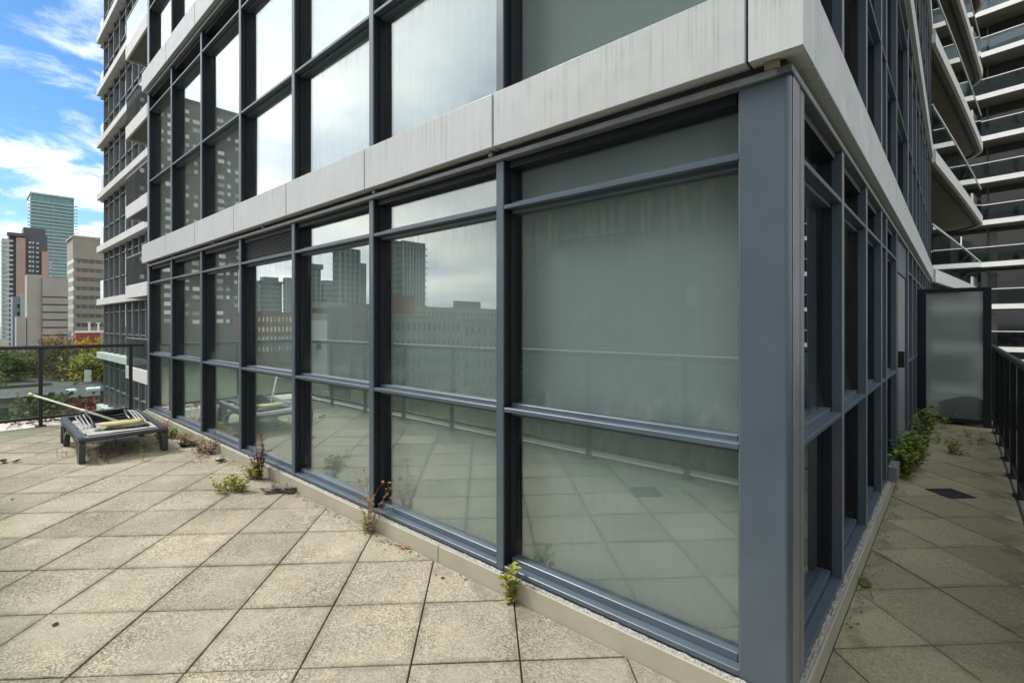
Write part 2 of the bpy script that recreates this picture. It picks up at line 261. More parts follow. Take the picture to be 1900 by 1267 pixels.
# ------------------------------------------------------------------ object helpers
def link(name, me, m=None, parent=None, loc=(0, 0, 0), rot=None):
    o = bpy.data.objects.new(name, me); COL.objects.link(o)
    if m is not None and me is not None and not me.materials: me.materials.append(m)
    if parent is not None:
        o.parent = parent; o.location = Vector(loc) - Vector(parent.get('_w', (0, 0, 0)))
    else: o.location = loc
    if rot: o.rotation_euler = rot
    o['_w'] = tuple(loc)
    return o
def tag(o, label, cat, group=None):
    o['label'] = label; o['category'] = cat
    if group: o['group'] = group
    return o
def thing(name, loc, label, cat, group=None, rz=0):
    o = bpy.data.objects.new(name, None); COL.objects.link(o); o.location = loc; o['_w'] = tuple(loc); o.empty_display_size = 0.2
    o.rotation_euler = (0, 0, rz)
    return tag(o, label, cat, group)
def structure(o): o['kind'] = 'structure'; return o
def stuff(o): o['kind'] = 'stuff'; return o
class MB:
    def __init__(s): s.v = []; s.f = []
    def add(s, vs, fs):
        k = len(s.v); s.v += [tuple(p) for p in vs]; s.f += [tuple(i+k for i in f) for f in fs]; return s
    def box(s, x0, x1, y0, y1, z0, z1, c=0.0):
        vs, fs = boxgeo(x1-x0, y1-y0, z1-z0, c); cx, cy, cz = (x0+x1)/2, (y0+y1)/2, (z0+z1)/2
        return s.add([(a+cx, b+cy, d+cz) for a, b, d in vs], fs)
    def obox(s, p, q, w, h, up=(0, 0, 1)):   # a bar from p to q
        p = Vector(p); q = Vector(q); d = (q-p); L = d.length; d.normalize()
        a = d.cross(Vector(up));
        if a.length < 1e-4: a = d.cross(Vector((1, 0, 0)))
        a.normalize(); b = a.cross(d)
        vs = []
        for t in (p, q):
            for i, j in ((-1, -1), (1, -1), (1, 1), (-1, 1)): vs.append(t + a*(i*w/2) + b*(j*h/2))
        return s.add(vs, [(0, 3, 2, 1), (4, 5, 6, 7), (0, 1, 5, 4), (1, 2, 6, 5), (2, 3, 7, 6), (3, 0, 4, 7)])
    def tube(s, pts, rad, n=6, cap=True):
        pts = [Vector(p) for p in pts]; k0 = len(s.v); prev = None
        for i, p in enumerate(pts):
            d = (pts[min(i+1, len(pts)-1)] - pts[max(i-1, 0)])
            if d.length < 1e-9: d = Vector((0, 0, 1))
            d.normalize()
            if prev is None:
                a = d.orthogonal().normalized()
            else:
                a = prev - d*prev.dot(d)
                if a.length < 1e-5: a = d.orthogonal()
                a.normalize()
            prev = a; b = d.cross(a); r = rad[i] if isinstance(rad, (list, tuple)) else rad
            for j in range(n):
                t = 2*pi*j/n; s.v.append(tuple(p + a*(cos(t)*r) + b*(sin(t)*r)))
        for i in range(len(pts)-1):
            for j in range(n):
                s.f.append((k0+i*n+j, k0+i*n+(j+1) % n, k0+(i+1)*n+(j+1) % n, k0+(i+1)*n+j))
        if cap:
            s.f.append(tuple(k0+j for j in reversed(range(n)))); e = k0+(len(pts)-1)*n; s.f.append(tuple(e+j for j in range(n)))
        return s
    def prism(s, poly, z0, z1):
        n = len(poly); vs = [(x, y, z0) for x, y in poly] + [(x, y, z1) for x, y in poly]
        fs = [tuple(reversed(range(n))), tuple(range(n, 2*n))] + [(i, (i+1) % n, n+(i+1) % n, n+i) for i in range(n)]
        return s.add(vs, fs)
    def mesh(s, name='m', smooth=False):
        me = bpy.data.meshes.new(name); me.from_pydata(s.v, [], s.f); me.update()
        if smooth:
            for p in me.polygons: p.use_smooth = True
        return me
    def build(s, name, m, parent=None, loc=None, smooth=False):
        base = Vector(loc) if loc is not None else (Vector(parent.get('_w')) if parent is not None else Vector((0, 0, 0)))
        v0 = s.v; s.v = [tuple(Vector(p)-base) for p in v0]; me = s.mesh(name, smooth); s.v = v0
        return link(name, me, m, parent, base)
def boxgeo(w, d, h, c=0.0):
    w, d, h = w/2, d/2, h/2
    if c <= 0:
        vs = [(-w, -d, -h), (w, -d, -h), (w, d, -h), (-w, d, -h), (-w, -d, h), (w, -d, h), (w, d, h), (-w, d, h)]
        return vs, [(0, 3, 2, 1), (4, 5, 6, 7), (0, 1, 5, 4), (1, 2, 6, 5), (2, 3, 7, 6), (3, 0, 4, 7)]
    c = min(c, w*0.45, d*0.45, h*0.45)
    vs = []; idx = {}
    for sx in (-1, 1):
        for sy in (-1, 1):
            for sz in (-1, 1):
                for ax in range(3):
                    p = [sx*w, sy*d, sz*h]
                    for k in range(3):
                        if k != ax: p[k] -= (sx, sy, sz)[k]*c
                    idx[(sx, sy, sz, ax)] = len(vs); vs.append(tuple(p))
    fs = []
    def q(*k): return tuple(idx[a] for a in k)
    for s_ in (-1, 1):
        r = [(s_, -1, -1), (s_, 1, -1), (s_, 1, 1), (s_, -1, 1)]; f = [idx[(*p, 0)] for p in r]; fs.append(tuple(f if s_ > 0 else f[::-1]))
        r = [(-1, s_, -1), (-1, s_, 1), (1, s_, 1), (1, s_, -1)]; f = [idx[(*p, 1)] for p in r]; fs.append(tuple(f if s_ > 0 else f[::-1]))
        r = [(-1, -1, s_), (1, -1, s_), (1, 1, s_), (-1, 1, s_)]; f = [idx[(*p, 2)] for p in r]; fs.append(tuple(f if s_ > 0 else f[::-1]))
    for a in (-1, 1):
        for b in (-1, 1):
            fs.append(q((-1, a, b, 1), (1, a, b, 1), (1, a, b, 2), (-1, a, b, 2)) if a*b < 0 else q((-1, a, b, 2), (1, a, b, 2), (1, a, b, 1), (-1, a, b, 1)))
            fs.append(q((a, -1, b, 0), (a, -1, b, 2), (a, 1, b, 2), (a, 1, b, 0)) if a*b < 0 else q((a, -1, b, 2), (a, -1, b, 0), (a, 1, b, 0), (a, 1, b, 2)))
            fs.append(q((a, b, -1, 0), (a, b, 1, 0), (a, b, 1, 1), (a, b, -1, 1)) if a*b > 0 else q((a, b, -1, 1), (a, b, 1, 1), (a, b, 1, 0), (a, b, -1, 0)))
    for sx in (-1, 1):
        for sy in (-1, 1):
            for sz in (-1, 1):
                t = (idx[(sx, sy, sz, 0)], idx[(sx, sy, sz, 1)], idx[(sx, sy, sz, 2)]); fs.append(t if sx*sy*sz > 0 else t[::-1])
    return vs, fs
BOXC = {}
def box(name, b, m, parent=None, c=0.0, rot=None):
    x0, x1, y0, y1, z0, z1 = b
    if x1 < x0: x0, x1 = x1, x0
    if y1 < y0: y0, y1 = y1, y0
    if z1 < z0: z0, z1 = z1, z0
    k = (round(x1-x0, 4), round(y1-y0, 4), round(z1-z0, 4), c, m.name)
    if k not in BOXC:
        vs, fs = boxgeo(x1-x0, y1-y0, z1-z0, c); me = bpy.data.meshes.new(name); me.from_pydata(vs, [], fs); me.update(); me.materials.append(m); BOXC[k] = me
    return link(name, BOXC[k], None, parent, ((x0+x1)/2, (y0+y1)/2, (z0+z1)/2), rot)

# ================================================================== GROUND AND TERRACE
GZ = -12.0
M_GROUND = mat('ground_autumn', (0.10, 0.105, 0.05), 0.95, col2=(0.055, 0.05, 0.035), scale=0.08)
structure(MB().box(-3500, 3500, -3500, 3500, GZ-1, GZ).build('ground', M_GROUND, loc=(0, 0, GZ)))
M_ASPH = mat('asphalt', (0.055, 0.055, 0.056), 0.9, var=0.2, scale=0.6)
structure(MB().box(-30, -22, -400, 60, GZ, GZ+0.01).build('road', M_ASPH, loc=(-26, 0, GZ)))
M_POD = mat('podium_concrete', (0.33, 0.32, 0.30), 0.9, var=0.12, scale=0.7)
TX0, TX1, TY0, TY1 = -9.56, 0.80, -2.36, 11.0
pod = structure(MB().box(-10.4, 1.15, -2.75, 13.5, GZ, -0.056).build('podium', M_POD, loc=(0, 0, GZ)))
floor = structure(MB().box(TX0-0.02, TX1+0.02, TY0-0.02, TY1, -0.055, -0.014).build('terrace_floor', M_BED, loc=(0, 0, -0.055)))
def clip(poly, ax, val, keep_less):
    out = []
    for i in range(len(poly)):
        a, b = poly[i], poly[(i+1) % len(poly)]
        ia = (a[ax] <= val+1e-9) if keep_less else (a[ax] >= val-1e-9); ib = (b[ax] <= val+1e-9) if keep_less else (b[ax] >= val-1e-9)
        if ia: out.append(a)
        if ia != ib:
            t = (val-a[ax])/(b[ax]-a[ax]); out.append((a[0]+t*(b[0]-a[0]), a[1]+t*(b[1]-a[1])))
    return out
DG = 0.6835   # paver diagonal
HD = DG/2
def area(p): return 0.5*sum(p[i][0]*p[(i+1) % len(p)][1]-p[(i+1) % len(p)][0]*p[i][1] for i in range(len(p)))
def make_pavers():
    full = {}
    for a in range(-30, 5):
        for b in range(-9, 35):
            if (a+b) % 2 == 0: continue
            cx, cy = a*HD, b*HD
            g = HD-0.0050
            poly = [(cx-g, cy), (cx, cy-g), (cx+g, cy), (cx, cy+g)]
            whole = True
            for ax, val, less in ((0, TX0, False), (0, TX1, True), (1, TY0, False), (1, TY1, True)):
                p2 = clip(poly, ax, val, less)
                if len(p2) != len(poly) or p2 != poly: whole = False
                poly = p2
                if len(poly) < 3: break
            if len(poly) < 3: continue
            if cx < -1e-6 and cy > -1e-6:      # behind the south curb
                poly = clip(poly, 1, -0.004, True); whole = False
            elif abs(cx) < 1e-6 and cy > 0:
                poly = clip(poly, 0, 0.004, False); whole = False
            if len(poly) < 3 or area(poly) < 0.004: continue
            mossy = cx > -0.1 and cy > 0.2
            m = M_PAVERM if mossy else M_PAVER
            h = random.uniform(-0.0022, 0.0012)
            ch = 0.003
            qx = sum(p[0] for p in poly)/len(poly); qy = sum(p[1] for p in poly)/len(poly)
            key = m.name
            if whole and key in full: me = full[key]
            else:
                n = len(poly); vs = [(x-qx, y-qy, -0.04) for x, y in poly] + [(x-qx, y-qy, -ch) for x, y in poly]
                vs += [((x-qx)*0.989, (y-qy)*0.989, 0) for x, y in poly]
                fs = [tuple(range(2*n, 3*n))] + [(i, (i+1) % n, n+(i+1) % n, n+i) for i in range(n)] + [(n+i, n+(i+1) % n, 2*n+(i+1) % n, 2*n+i) for i in range(n)] + [tuple(reversed(range(n)))]
                me = bpy.data.meshes.new('paver'); me.from_pydata(vs, [], fs); me.update(); me.materials.append(m)
                if whole: full[key] = me
            o = link('paver', me, None, floor, (qx, qy, h-0.002), (random.gauss(0, 0.0012), random.gauss(0, 0.0012), random.gauss(0, 0.0016) if whole else 0))
make_pavers()

# ================================================================== THE GLAZED CORNER BUILDING
bld = thing('apartment_building', (-4.8, 1.0, 0.0), 'glazed corner apartment block with blue-grey frames and light grey panel bands beside the terrace', 'building')
FH = 2.80
BANDZ = 2.49; BANDT = 2.79; CURBH = 0.104
def frameA(s0, s1, n0, n1, z0, z1): return (-s1, -s0, -n1, -n0, z0, z1)      # s: distance west of the corner, n: outward
def frameB(s0, s1, n0, n1, z0, z1): return (n0, n1, s0, s1, z0, z1)           # s: distance north of the corner
A_S = [9.397, 8.112, 6.778, 5.467, 4.164, 2.8635, 1.540, 0.2105]  # far edges of the mullions
MW = 0.056
def facade(root, FR, bays, floors, nf, pane_m, blind=None, louvre=None, skip_floor0=(), jit=0.0019, axis='A'):
    """bays: list of (mullion start s, mullion end s); panes run between them. nf: outward offset of the mullion face."""
    for fl in range(floors):
        z0 = (CURBH if fl == 0 else BANDT+FH*(fl-1)-0.01); zt = BANDZ-0.062+FH*fl; zo = FH*fl
        for (a, b) in bays:
            if axis == 'A':      # thin face cap on a dark box
                box('mullion', FR(a, b, nf-0.012, nf, z0, zt), M_FRAME, root, 0.003); box('mullion_box', FR(a+0.001, b-0.001, nf-0.0495, nf-0.0122, z0, zt), M_FRAMED, root)
            else:
                box('mullion', FR(a, b, nf-0.05, nf-0.004, z0, zt), M_FRAME, root, 0.002); box('mullion_glint', FR(a, b, nf-0.0038, nf, z0, zt), M_TRIM, root, 0.001)  # paler front plate: the bright edge reflection is put into its colour
            box('mullion_frame', FR(a-0.018, b+0.018, nf-0.125, nf-0.0495, z0, zt+0.02), M_FRAMED, root)
        ss = sorted(bays)
        for i in range(len(ss)-1):
            s0 = ss[i][1]; s1 = ss[i+1][0]
            if fl == 0 and i in skip_floor0: continue
            e = 0.0005
            for (za, zb) in ((1.001, 1.026), (2.150, 2.173)):
                box('transom', FR(s0+e, s1-e, nf-0.05, nf-0.003, zo+za, zo+zb), M_FRAME, root, 0.0025)
                box('transom_frame', FR(s0+0.019, s1-0.019, nf-0.12, nf-0.0505, zo+za-0.022, zo+zb+0.022), M_FRAMED if False else M_FRAME, root, 0.003)
            if fl == 0:
                box('sill', FR(s0+e, s1-e, nf-0.05, nf-0.004, z0, z0+0.026), M_FRAME, root, 0.0025)
                box('sill_frame', FR(s0+0.019, s1-0.019, nf-0.12, nf-0.0505, z0+0.001, z0+0.062), M_FRAME, root, 0.003)
            box('head_frame', FR(s0+0.019, s1-0.019, nf-0.12, nf-0.03, zt-0.045, zt+0.02), M_FRAMED, root)
            for k, (za, zb) in enumerate(((z0+0.05 if fl == 0 else z0, zo+0.985), (zo+1.044, zo+2.132), (zo+2.191, zt-0.04))):
                if louvre is not None and fl == 0 and i == louvre and k == 2:
                    lv = box('louvre', FR(s0+0.02, s1-0.02, nf-0.12, nf-0.10, za-0.01, zb+0.01), M_FRAMED, root)
                    n = 9
                    for j in range(n):
                        zz = za+(zb-za)*(j+0.5)/n
                        mb = MB(); x0, x1, y0, y1, _, _ = FR(s0+0.025, s1-0.025, nf-0.085, nf-0.045, 0, 1)
                        vs = [(x0, y0, zz-0.010), (x1, y0, zz-0.010), (x1, y1, zz+0.010), (x0, y1, zz+0.010)]
                        mb.add(vs+[(x, y, z+0.003) for x, y, z in vs], [(0, 3, 2, 1), (4, 5, 6, 7), (0, 1, 5, 4), (1, 2, 6, 5), (2, 3, 7, 6), (3, 0, 4, 7)])
                        o = mb.build('slat', M_TRIM, lv)
                    continue
                r = (random.gauss(0, jit), 0, random.gauss(0, jit)) if axis == 'A' else (0, random.gauss(0, jit), random.gauss(0, jit))
                p = box('pane', FR(s0+0.012, s1-0.012, nf-0.092, nf-0.084, za-0.012, zb+0.012), pane_m, root, 0, r)
                if blind: box('roller_blind', FR(s0+0.019, s1-0.019, nf-0.150, nf-0.146, za-0.03, zb+0.03), blind, root)
NFA = -0.04
baysA = [(s-MW, s) for s in A_S[:-1]] + [(0.115, 0.212)]
facade(bld, frameA, baysA, 4, NFA, M_GLASS, M_BLIND, louvre=3)

# corner column, four storeys
def column():
    poly = [(-0.2110, 0.14), (-0.2110, 0.046), (-0.2075, 0.0385)]
    r = 0.020; cx, cy = -0.030-r, 0.038+r
    for k in range(9):
        t = -pi/2 + (pi/2)*k/8; poly.append((cx+r*cos(t), cy+r*sin(t)))
    poly += [(-0.030, 0.172), (-0.037, 0.174), (-0.037, 0.186), (-0.030, 0.188), (-0.030, 0.214), (-0.038, 0.217), (-0.038, 0.226), (-0.031, 0.229), (-0.031, 0.258), (-0.14, 0.258), (-0.14, 0.14)]
    for fl in range(4):
        z0 = CURBH if fl == 0 else BANDT+FH*(fl-1)-0.01
        mb = MB().prism(poly, z0, BANDZ-0.062+FH*fl); mb.build('corner_column', M_FRAME, bld)
        box('column_sheen', (-0.0298, -0.0265, 0.066, 0.168, z0+0.001, BANDZ-0.063+FH*fl), M_SHEEN, bld, 0.001)  # added plate: the sky sheen on this side is put into its paler metal
        box('caulk_joint', (-0.2165, -0.2115, 0.05, 0.07, z0, BANDZ-0.062+FH*fl), M_TRIM, bld)
column()
# panel bands
jA = [0.165, 1.507, 2.824, 4.139, 5.443, 6.779, 8.098, 9.52]
jB = [0.181, 0.304, 1.31, 2.295, 3.655, 4.6, 5.6, 6.6, 7.6, 8.6, 9.6, 10.6, 11.6, 12.8]
PO = 0.023
for fl in range(4):
    zb = BANDZ+FH*fl; zt = BANDT+FH*fl
    for i in range(len(jA)-1):
        box('spandrel_panel', frameA(jA[i]+0.006, jA[i+1]-0.006, -0.06, PO, zb, zt), M_PANEL, bld, 0.003)
    box('band_core', frameA(0.1, 9.40, -0.16, 0.005, zb+0.012, zt-0.012), M_SOFF, bld)
    # corner return panel: an L of one folded sheet
    poly = [(-0.165+0.006, -PO), (PO, -PO), (PO, 0.175), (-0.06, 0.175), (-0.06, 0.06), (-0.159, 0.06)]
    MB().prism(poly, zb, zt).build('spandrel_panel', M_PANEL, bld)
    for i in range(len(jB)-1):
        box('spandrel_panel', frameB(jB[i]+0.005, jB[i+1]-0.005, -0.06, PO, zb, zt), M_PANEL, bld, 0.003)
    box('band_core', frameB(0.1, 12.78, -0.16, 0.005, zb+0.012, zt-0.012), M_SOFF, bld)
    # head trim under the band
    box('head_trim', frameA(0.02, 9.405, -0.075, -0.020, BANDZ-0.062+FH*fl, BANDZ-0.034+FH*fl), M_TRIM, bld, 0.003)
    box('head_trim', frameB(0.02, 12.7, -0.075, -0.020, BANDZ-0.062+FH*fl, BANDZ-0.034+FH*fl), M_TRIM, bld, 0.003)
    box('soffit', frameA(0.05, 9.41, -0.16, -0.045, BANDZ-0.033+FH*fl, zb+0.012), M_SOFF, bld)
    box('soffit', frameB(0.05, 12.7, -0.16, -0.045, BANDZ-0.033+FH*fl, zb+0.012), M_SOFF, bld)
    box('floor_slab', (-9.36, -0.17, 0.17, 12.7, zb, zt-0.02), M_DARKIN, bld)
# mortar lumps and brackets under the band
for s in (1.55, 2.75, 4.75, 6.2, 7.9):
    box('bracket', frameA(s, s+0.03, -0.045, -0.012, BANDZ-0.034, BANDZ-0.002), M_TRIM, bld, 0.004)
box('shim_block', (-0.115, -0.065, 0.018, 0.05, BANDZ-0.033, BANDZ-0.001), mat('shim_wood', (0.28, 0.24, 0.14), 0.9), bld, 0.003)
# east side
B_M = [(1.156, 1.212), (2.104, 2.160), (3.009, 3.065), (3.404, 3.46), (4.395, 4.451)]
B_M2 = [(5.95, 6.05), (6.843, 6.90), (7.7, 7.756), (8.65, 8.706), (9.6, 9.656), (10.55, 10.606), (11.5, 11.556), (12.6, 12.7)]
NFB = -0.030
facade(bld, frameB, [(0.20, 0.262)]+B_M+B_M2, 4, NFB, M_GLASSE, None, skip_floor0=(5,), axis='B')
# terrace door in the east side
dr = box('door', frameB(4.83, 5.93, NFB-0.075, NFB-0.03, 0.16, 2.06), mat('door_grey', (0.20, 0.21, 0.22), 0.5, var=0.08, scale=2), bld, 0.004)
box('door_frame', frameB(4.455, 4.83, NFB-0.11, NFB-0.02, CURBH, 2.42), M_FRAMED, bld, 0.003)
box('door_frame', frameB(4.83, 5.95, NFB-0.11, NFB-0.02, 2.07, 2.42), M_FRAME, bld, 0.003)
box('handle', frameB(4.90, 4.93, NFB-0.03, NFB+0.03, 1.02, 1.20), M_RAIL, dr, 0.004)
box('threshold', frameB(4.455, 5.95, -0.12, -0.012, CURBH, 0.155), M_TRIM, bld, 0.004)
box('vent_box', frameB(3.50, 3.78, -0.03, 0.035, 0.10, 0.235), M_TRIM, bld, 0.004)
box('interior_wall', (-1.35, -1.3, 0.2, 12.7, 0.0, 11.0), M_DARKIN, bld)
box('interior_floor', (-1.3, -0.17, 0.2, 12.7, 0.0, 0.10), M_DARKIN, bld)
box('end_wall', (-9.50, -9.405, 0.05, 3.2, GZ, 11.2), M_FRAME, bld)
box('base_wall', (-9.395, -0.17, 0.16, 12.6, GZ, -0.06), M_POD, bld)
# curb: beige panels with a rough mortar strip on top
for (a, b) in ((0.0, 2.005), (2.012, 4.33), (4.337, 6.6), (6.607, 9.42)):
    box('curb_panel', frameA(a-(0.0 if a else -0.001), b, -0.010, 0.0, -0.013, CURBH-0.004), M_CURB, bld, 0.0015)
for (a, b) in ((0.001, 2.43), (2.437, 4.87), (4.877, 7.85)):
    box('curb_panel', frameB(a, b, -0.010, 0.0, -0.013, CURBH-0.004), M_CURB, bld, 0.0015)
def mortar(FR, length, seed, wid=0.03, amp=0.006):
    mb = MB(); n = int(length/0.012); cols = 4; rnd = random.Random(seed); vs = []; fs = []
    for i in range(n+1):
        s = length*i/n
        for j in range(cols+1):
            nn = -0.0105-(wid)*j/cols
            z = CURBH-0.006 + noise.noise(Vector((s*22, j*0.7+seed, 0)))*amp + rnd.uniform(0, amp*0.8) + (0.003 if 0 < j < cols else -0.004)
            b = FR(s, s, nn, nn, z, z); vs.append((b[0], b[2]+rnd.uniform(-.001, .001), z))
    for i in range(n):
        for j in range(cols):
            a = i*(cols+1)+j; fs.append((a, a+1, a+cols+2, a+cols+1))
    k = len(vs)
    mb.add(vs, fs); o = mb.build('mortar_bed', M_MORTAR, bld)
    o2 = box('curb_core', FR(0.011, length, -0.16, -0.0105, -0.05, CURBH-0.012), M_MORTAR, bld)
mortar(frameA, 9.42, 3); mortar(frameB, 7.85, 9, 0.032, 0.010)

# ================================================================== RAILINGS
def railing(name, p0, p1, posts, label, glass=M_RGLASS, top=1.183, post_w=0.045, cap=False):
    p0 = Vector(p0); p1 = Vector(p1); d = (p1-p0); L = d.length; d.normalize(); nrm = Vector((-d.y, d.x))
    r = thing(name, ((p0.x+p1.x)/2, (p0.y+p1.y)/2, 0), label, 'railing', 'terrace railings')
    def bar(nm, s0, s1, w, z0, z1, m, c=0.003, off=0.0):
        a = p0+d*s0; b = p0+d*s1; k = nrm*(w/2); o = nrm*off
        xs = [q.x for q in (a+k+o, a-k+o, b+k+o, b-k+o)]; ys = [q.y for q in (a+k+o, a-k+o, b+k+o, b-k+o)]
        return box(nm, (min(xs), max(xs), min(ys), max(ys), z0, z1), m, r, c)
    bar('top_rail', 0, L, 0.06, top-0.055, top, M_RAIL, 0.012)
    if cap: bar('rail_highlight', 0, L, 0.05, top+0.0005, top+0.014, M_PANELW, 0.004)  # added white strip painting the sky-lit top of the black rail
    for s in posts:
        bar('post', s-post_w/2, s+post_w/2, 0.05, -0.012, top-0.056, M_RAIL)
        bar('base_plate', s-0.06, s+0.06, 0.11, -0.011, 0.012, M_RAIL)
    ps = sorted(posts)
    for i in range(len(ps)-1):
        a, b = ps[i]+post_w/2, ps[i+1]-post_w/2
        bar('bottom_rail', a+0.0005, b-0.0005, 0.036, 0.095, 0.135, M_RAIL)
        bar('glass_panel', a+0.004, b-0.004, 0.010, 0.136, top-0.057, glass, 0.0)
    return r
railing('glass_railing', (-9.616, -2.42), (-9.616, 0.03), [0.05, 1.2, 2.27], 'black glass railing at the far end of the terrace behind the lounger')
railing('glass_railing', (-9.58, -2.40), (0.80, -2.40), [0.12, 1.28, 2.42, 3.54, 4.68, 5.82, 6.97, 8.08, 9.22, 10.2], 'long glass railing facing the windows, seen mirrored in them', cap=True)
M_DKG = glass_mat('glass_smoked', 1.5, tint=(0.55, 0.58, 0.59), dirt=0.01)
railing('glass_railing', (0.845, -2.36), (0.845, 7.84), [0.03, 1.25, 2.45, 3.65, 4.85, 6.5, 7.28, 8.1, 9.0, 9.9], 'dark railing along the narrow walkway ending at the frosted screen', glass=M_DKG, top=1.175, post_w=0.07)
railing('glass_railing', (0.845, 8.02), (0.845, 11.0), [0.06, 0.9, 1.8, 2.9], 'railing of the next terrace behind the frosted screen', glass=M_DKG, top=1.175, post_w=0.07)
# ledges carrying the railings
M_LEDGE = mat('ledge_white', (0.55, 0.54, 0.50), 0.8, var=0.15, scale=3)
structure(box('parapet_ledge', (-10.38, -9.585, -2.74, 0.02, -0.05, -0.0125), M_LEDGE))
M_GRAV = mat('gravel_grey', (0.24, 0.23, 0.21), 0.95, col2=(0.10, 0.095, 0.085), scale=45, bump=0.8, bscale=60)
structure(box('parapet_ledge', (-9.58, 0.82, -2.74, -2.375, -0.05, -0.0130), M_GRAV))
structure(box('edge_strip', (-9.55, 0.80, -2.50, -2.455, -0.0125, 0.02), M_LEDGE))
structure(box('parapet_ledge', (0.823, 1.13, -2.74, 11.0, -0.05, -0.0135), M_GRAV))

# ================================================================== PRIVACY SCREEN
def frosted():
    m = bpy.data.materials.new('glass_frosted'); m.use_nodes = True; nt = m.node_tree; N = nt.nodes; L = nt.links; N.clear()
    out = N.new('ShaderNodeOutputMaterial')
    rf = N.new('ShaderNodeBsdfRefraction'); rf.inputs['Color'].default_value = (0.70, 0.78, 0.76, 1); rf.inputs['Roughness'].default_value = 0.85; rf.inputs['IOR'].default_value = 1.02
    df = N.new('ShaderNodeBsdfDiffuse'); df.inputs[0].default_value = (0.29, 0.345, 0.345, 1)
    tl = N.new('ShaderNodeBsdfTranslucent'); tl.inputs[0].default_value = (0.35, 0.42, 0.41, 1)
    a = N.new('ShaderNodeMixShader'); a.inputs[0].default_value = 0.45; L.new(df.outputs[0], a.inputs[1]); L.new(tl.outputs[0], a.inputs[2])
    b = N.new('ShaderNodeMixShader'); b.inputs[0].default_value = 0.66; L.new(rf.outputs[0], b.inputs[1]); L.new(a.outputs[0], b.inputs[2])
    gl = N.new('ShaderNodeBsdfGlossy'); gl.inputs['Roughness'].default_value = 0.12; fr = N.new('ShaderNodeFresnel'); fr.inputs['IOR'].default_value = 1.4
    c = N.new('ShaderNodeMixShader'); L.new(fr.outputs[0], c.inputs[0]); L.new(b.outputs[0], c.inputs[1]); L.new(gl.outputs[0], c.inputs[2])
    L.new(c.outputs[0], out.inputs[0]); return m
SY = 7.92
scr = thing('privacy_screen', (0.38, SY, 0), 'frosted glass privacy screen in a dark frame closing off the walkway', 'screen')
box('frame_post', (-0.028, 0.075, SY-0.04, SY+0.04, -0.005, 2.035), M_FRAMED, scr, 0.004)
box('frame_post', (0.712, 0.80, SY-0.04, SY+0.04, -0.012, 2.035), M_FRAMED, scr, 0.004)
box('frame_rail', (0.076, 0.711, SY-0.035, SY+0.035, 1.975, 2.035), M_FRAMED, scr, 0.004)
box('frame_rail', (0.076, 0.711, SY-0.035, SY+0.035, 0.035, 0.10), M_FRAMED, scr, 0.004)
MB().add([(0.077, SY, 0.10), (0.711, SY, 0.10), (0.711, SY, 1.975), (0.077, SY, 1.975)], [(0, 1, 2, 3)]).build('frosted_panel', frosted(), scr)
bag = MB(); 
def blob(mb, c, r, seed, nu=14, nv=9, amp=0.25):
    vs = []; fs = []
    for i in range(nv+1):
        t = pi*i/nv
        for j in range(nu):
            p = 2*pi*j/nu; dv = Vector((sin(t)*cos(p), sin(t)*sin(p), cos(t)))
            k = 1+amp*noise.noise(dv*1.7+Vector((seed, 0, 0)))
            vs.append((c[0]+dv.x*r[0]*k, c[1]+dv.y*r[1]*k, c[2]+dv.z*r[2]*k))
    for i in range(nv):
        for j in range(nu): fs.append((i*nu+j, (i+1)*nu+j, (i+1)*nu+(j+1) % nu, i*nu+(j+1) % nu))
    mb.add(vs, fs)
blob(bag, (0.50, SY+0.165, 0.20), (0.33, 0.13, 0.21), 3)
tag(bag.build('rubbish_bag', mat('bag_black', (0.010, 0.011, 0.013), 0.8, spec=0.1), loc=(0.5, SY+0.26, 0), smooth=True), 'slumped black bag blurred behind the frosted screen', 'bag')

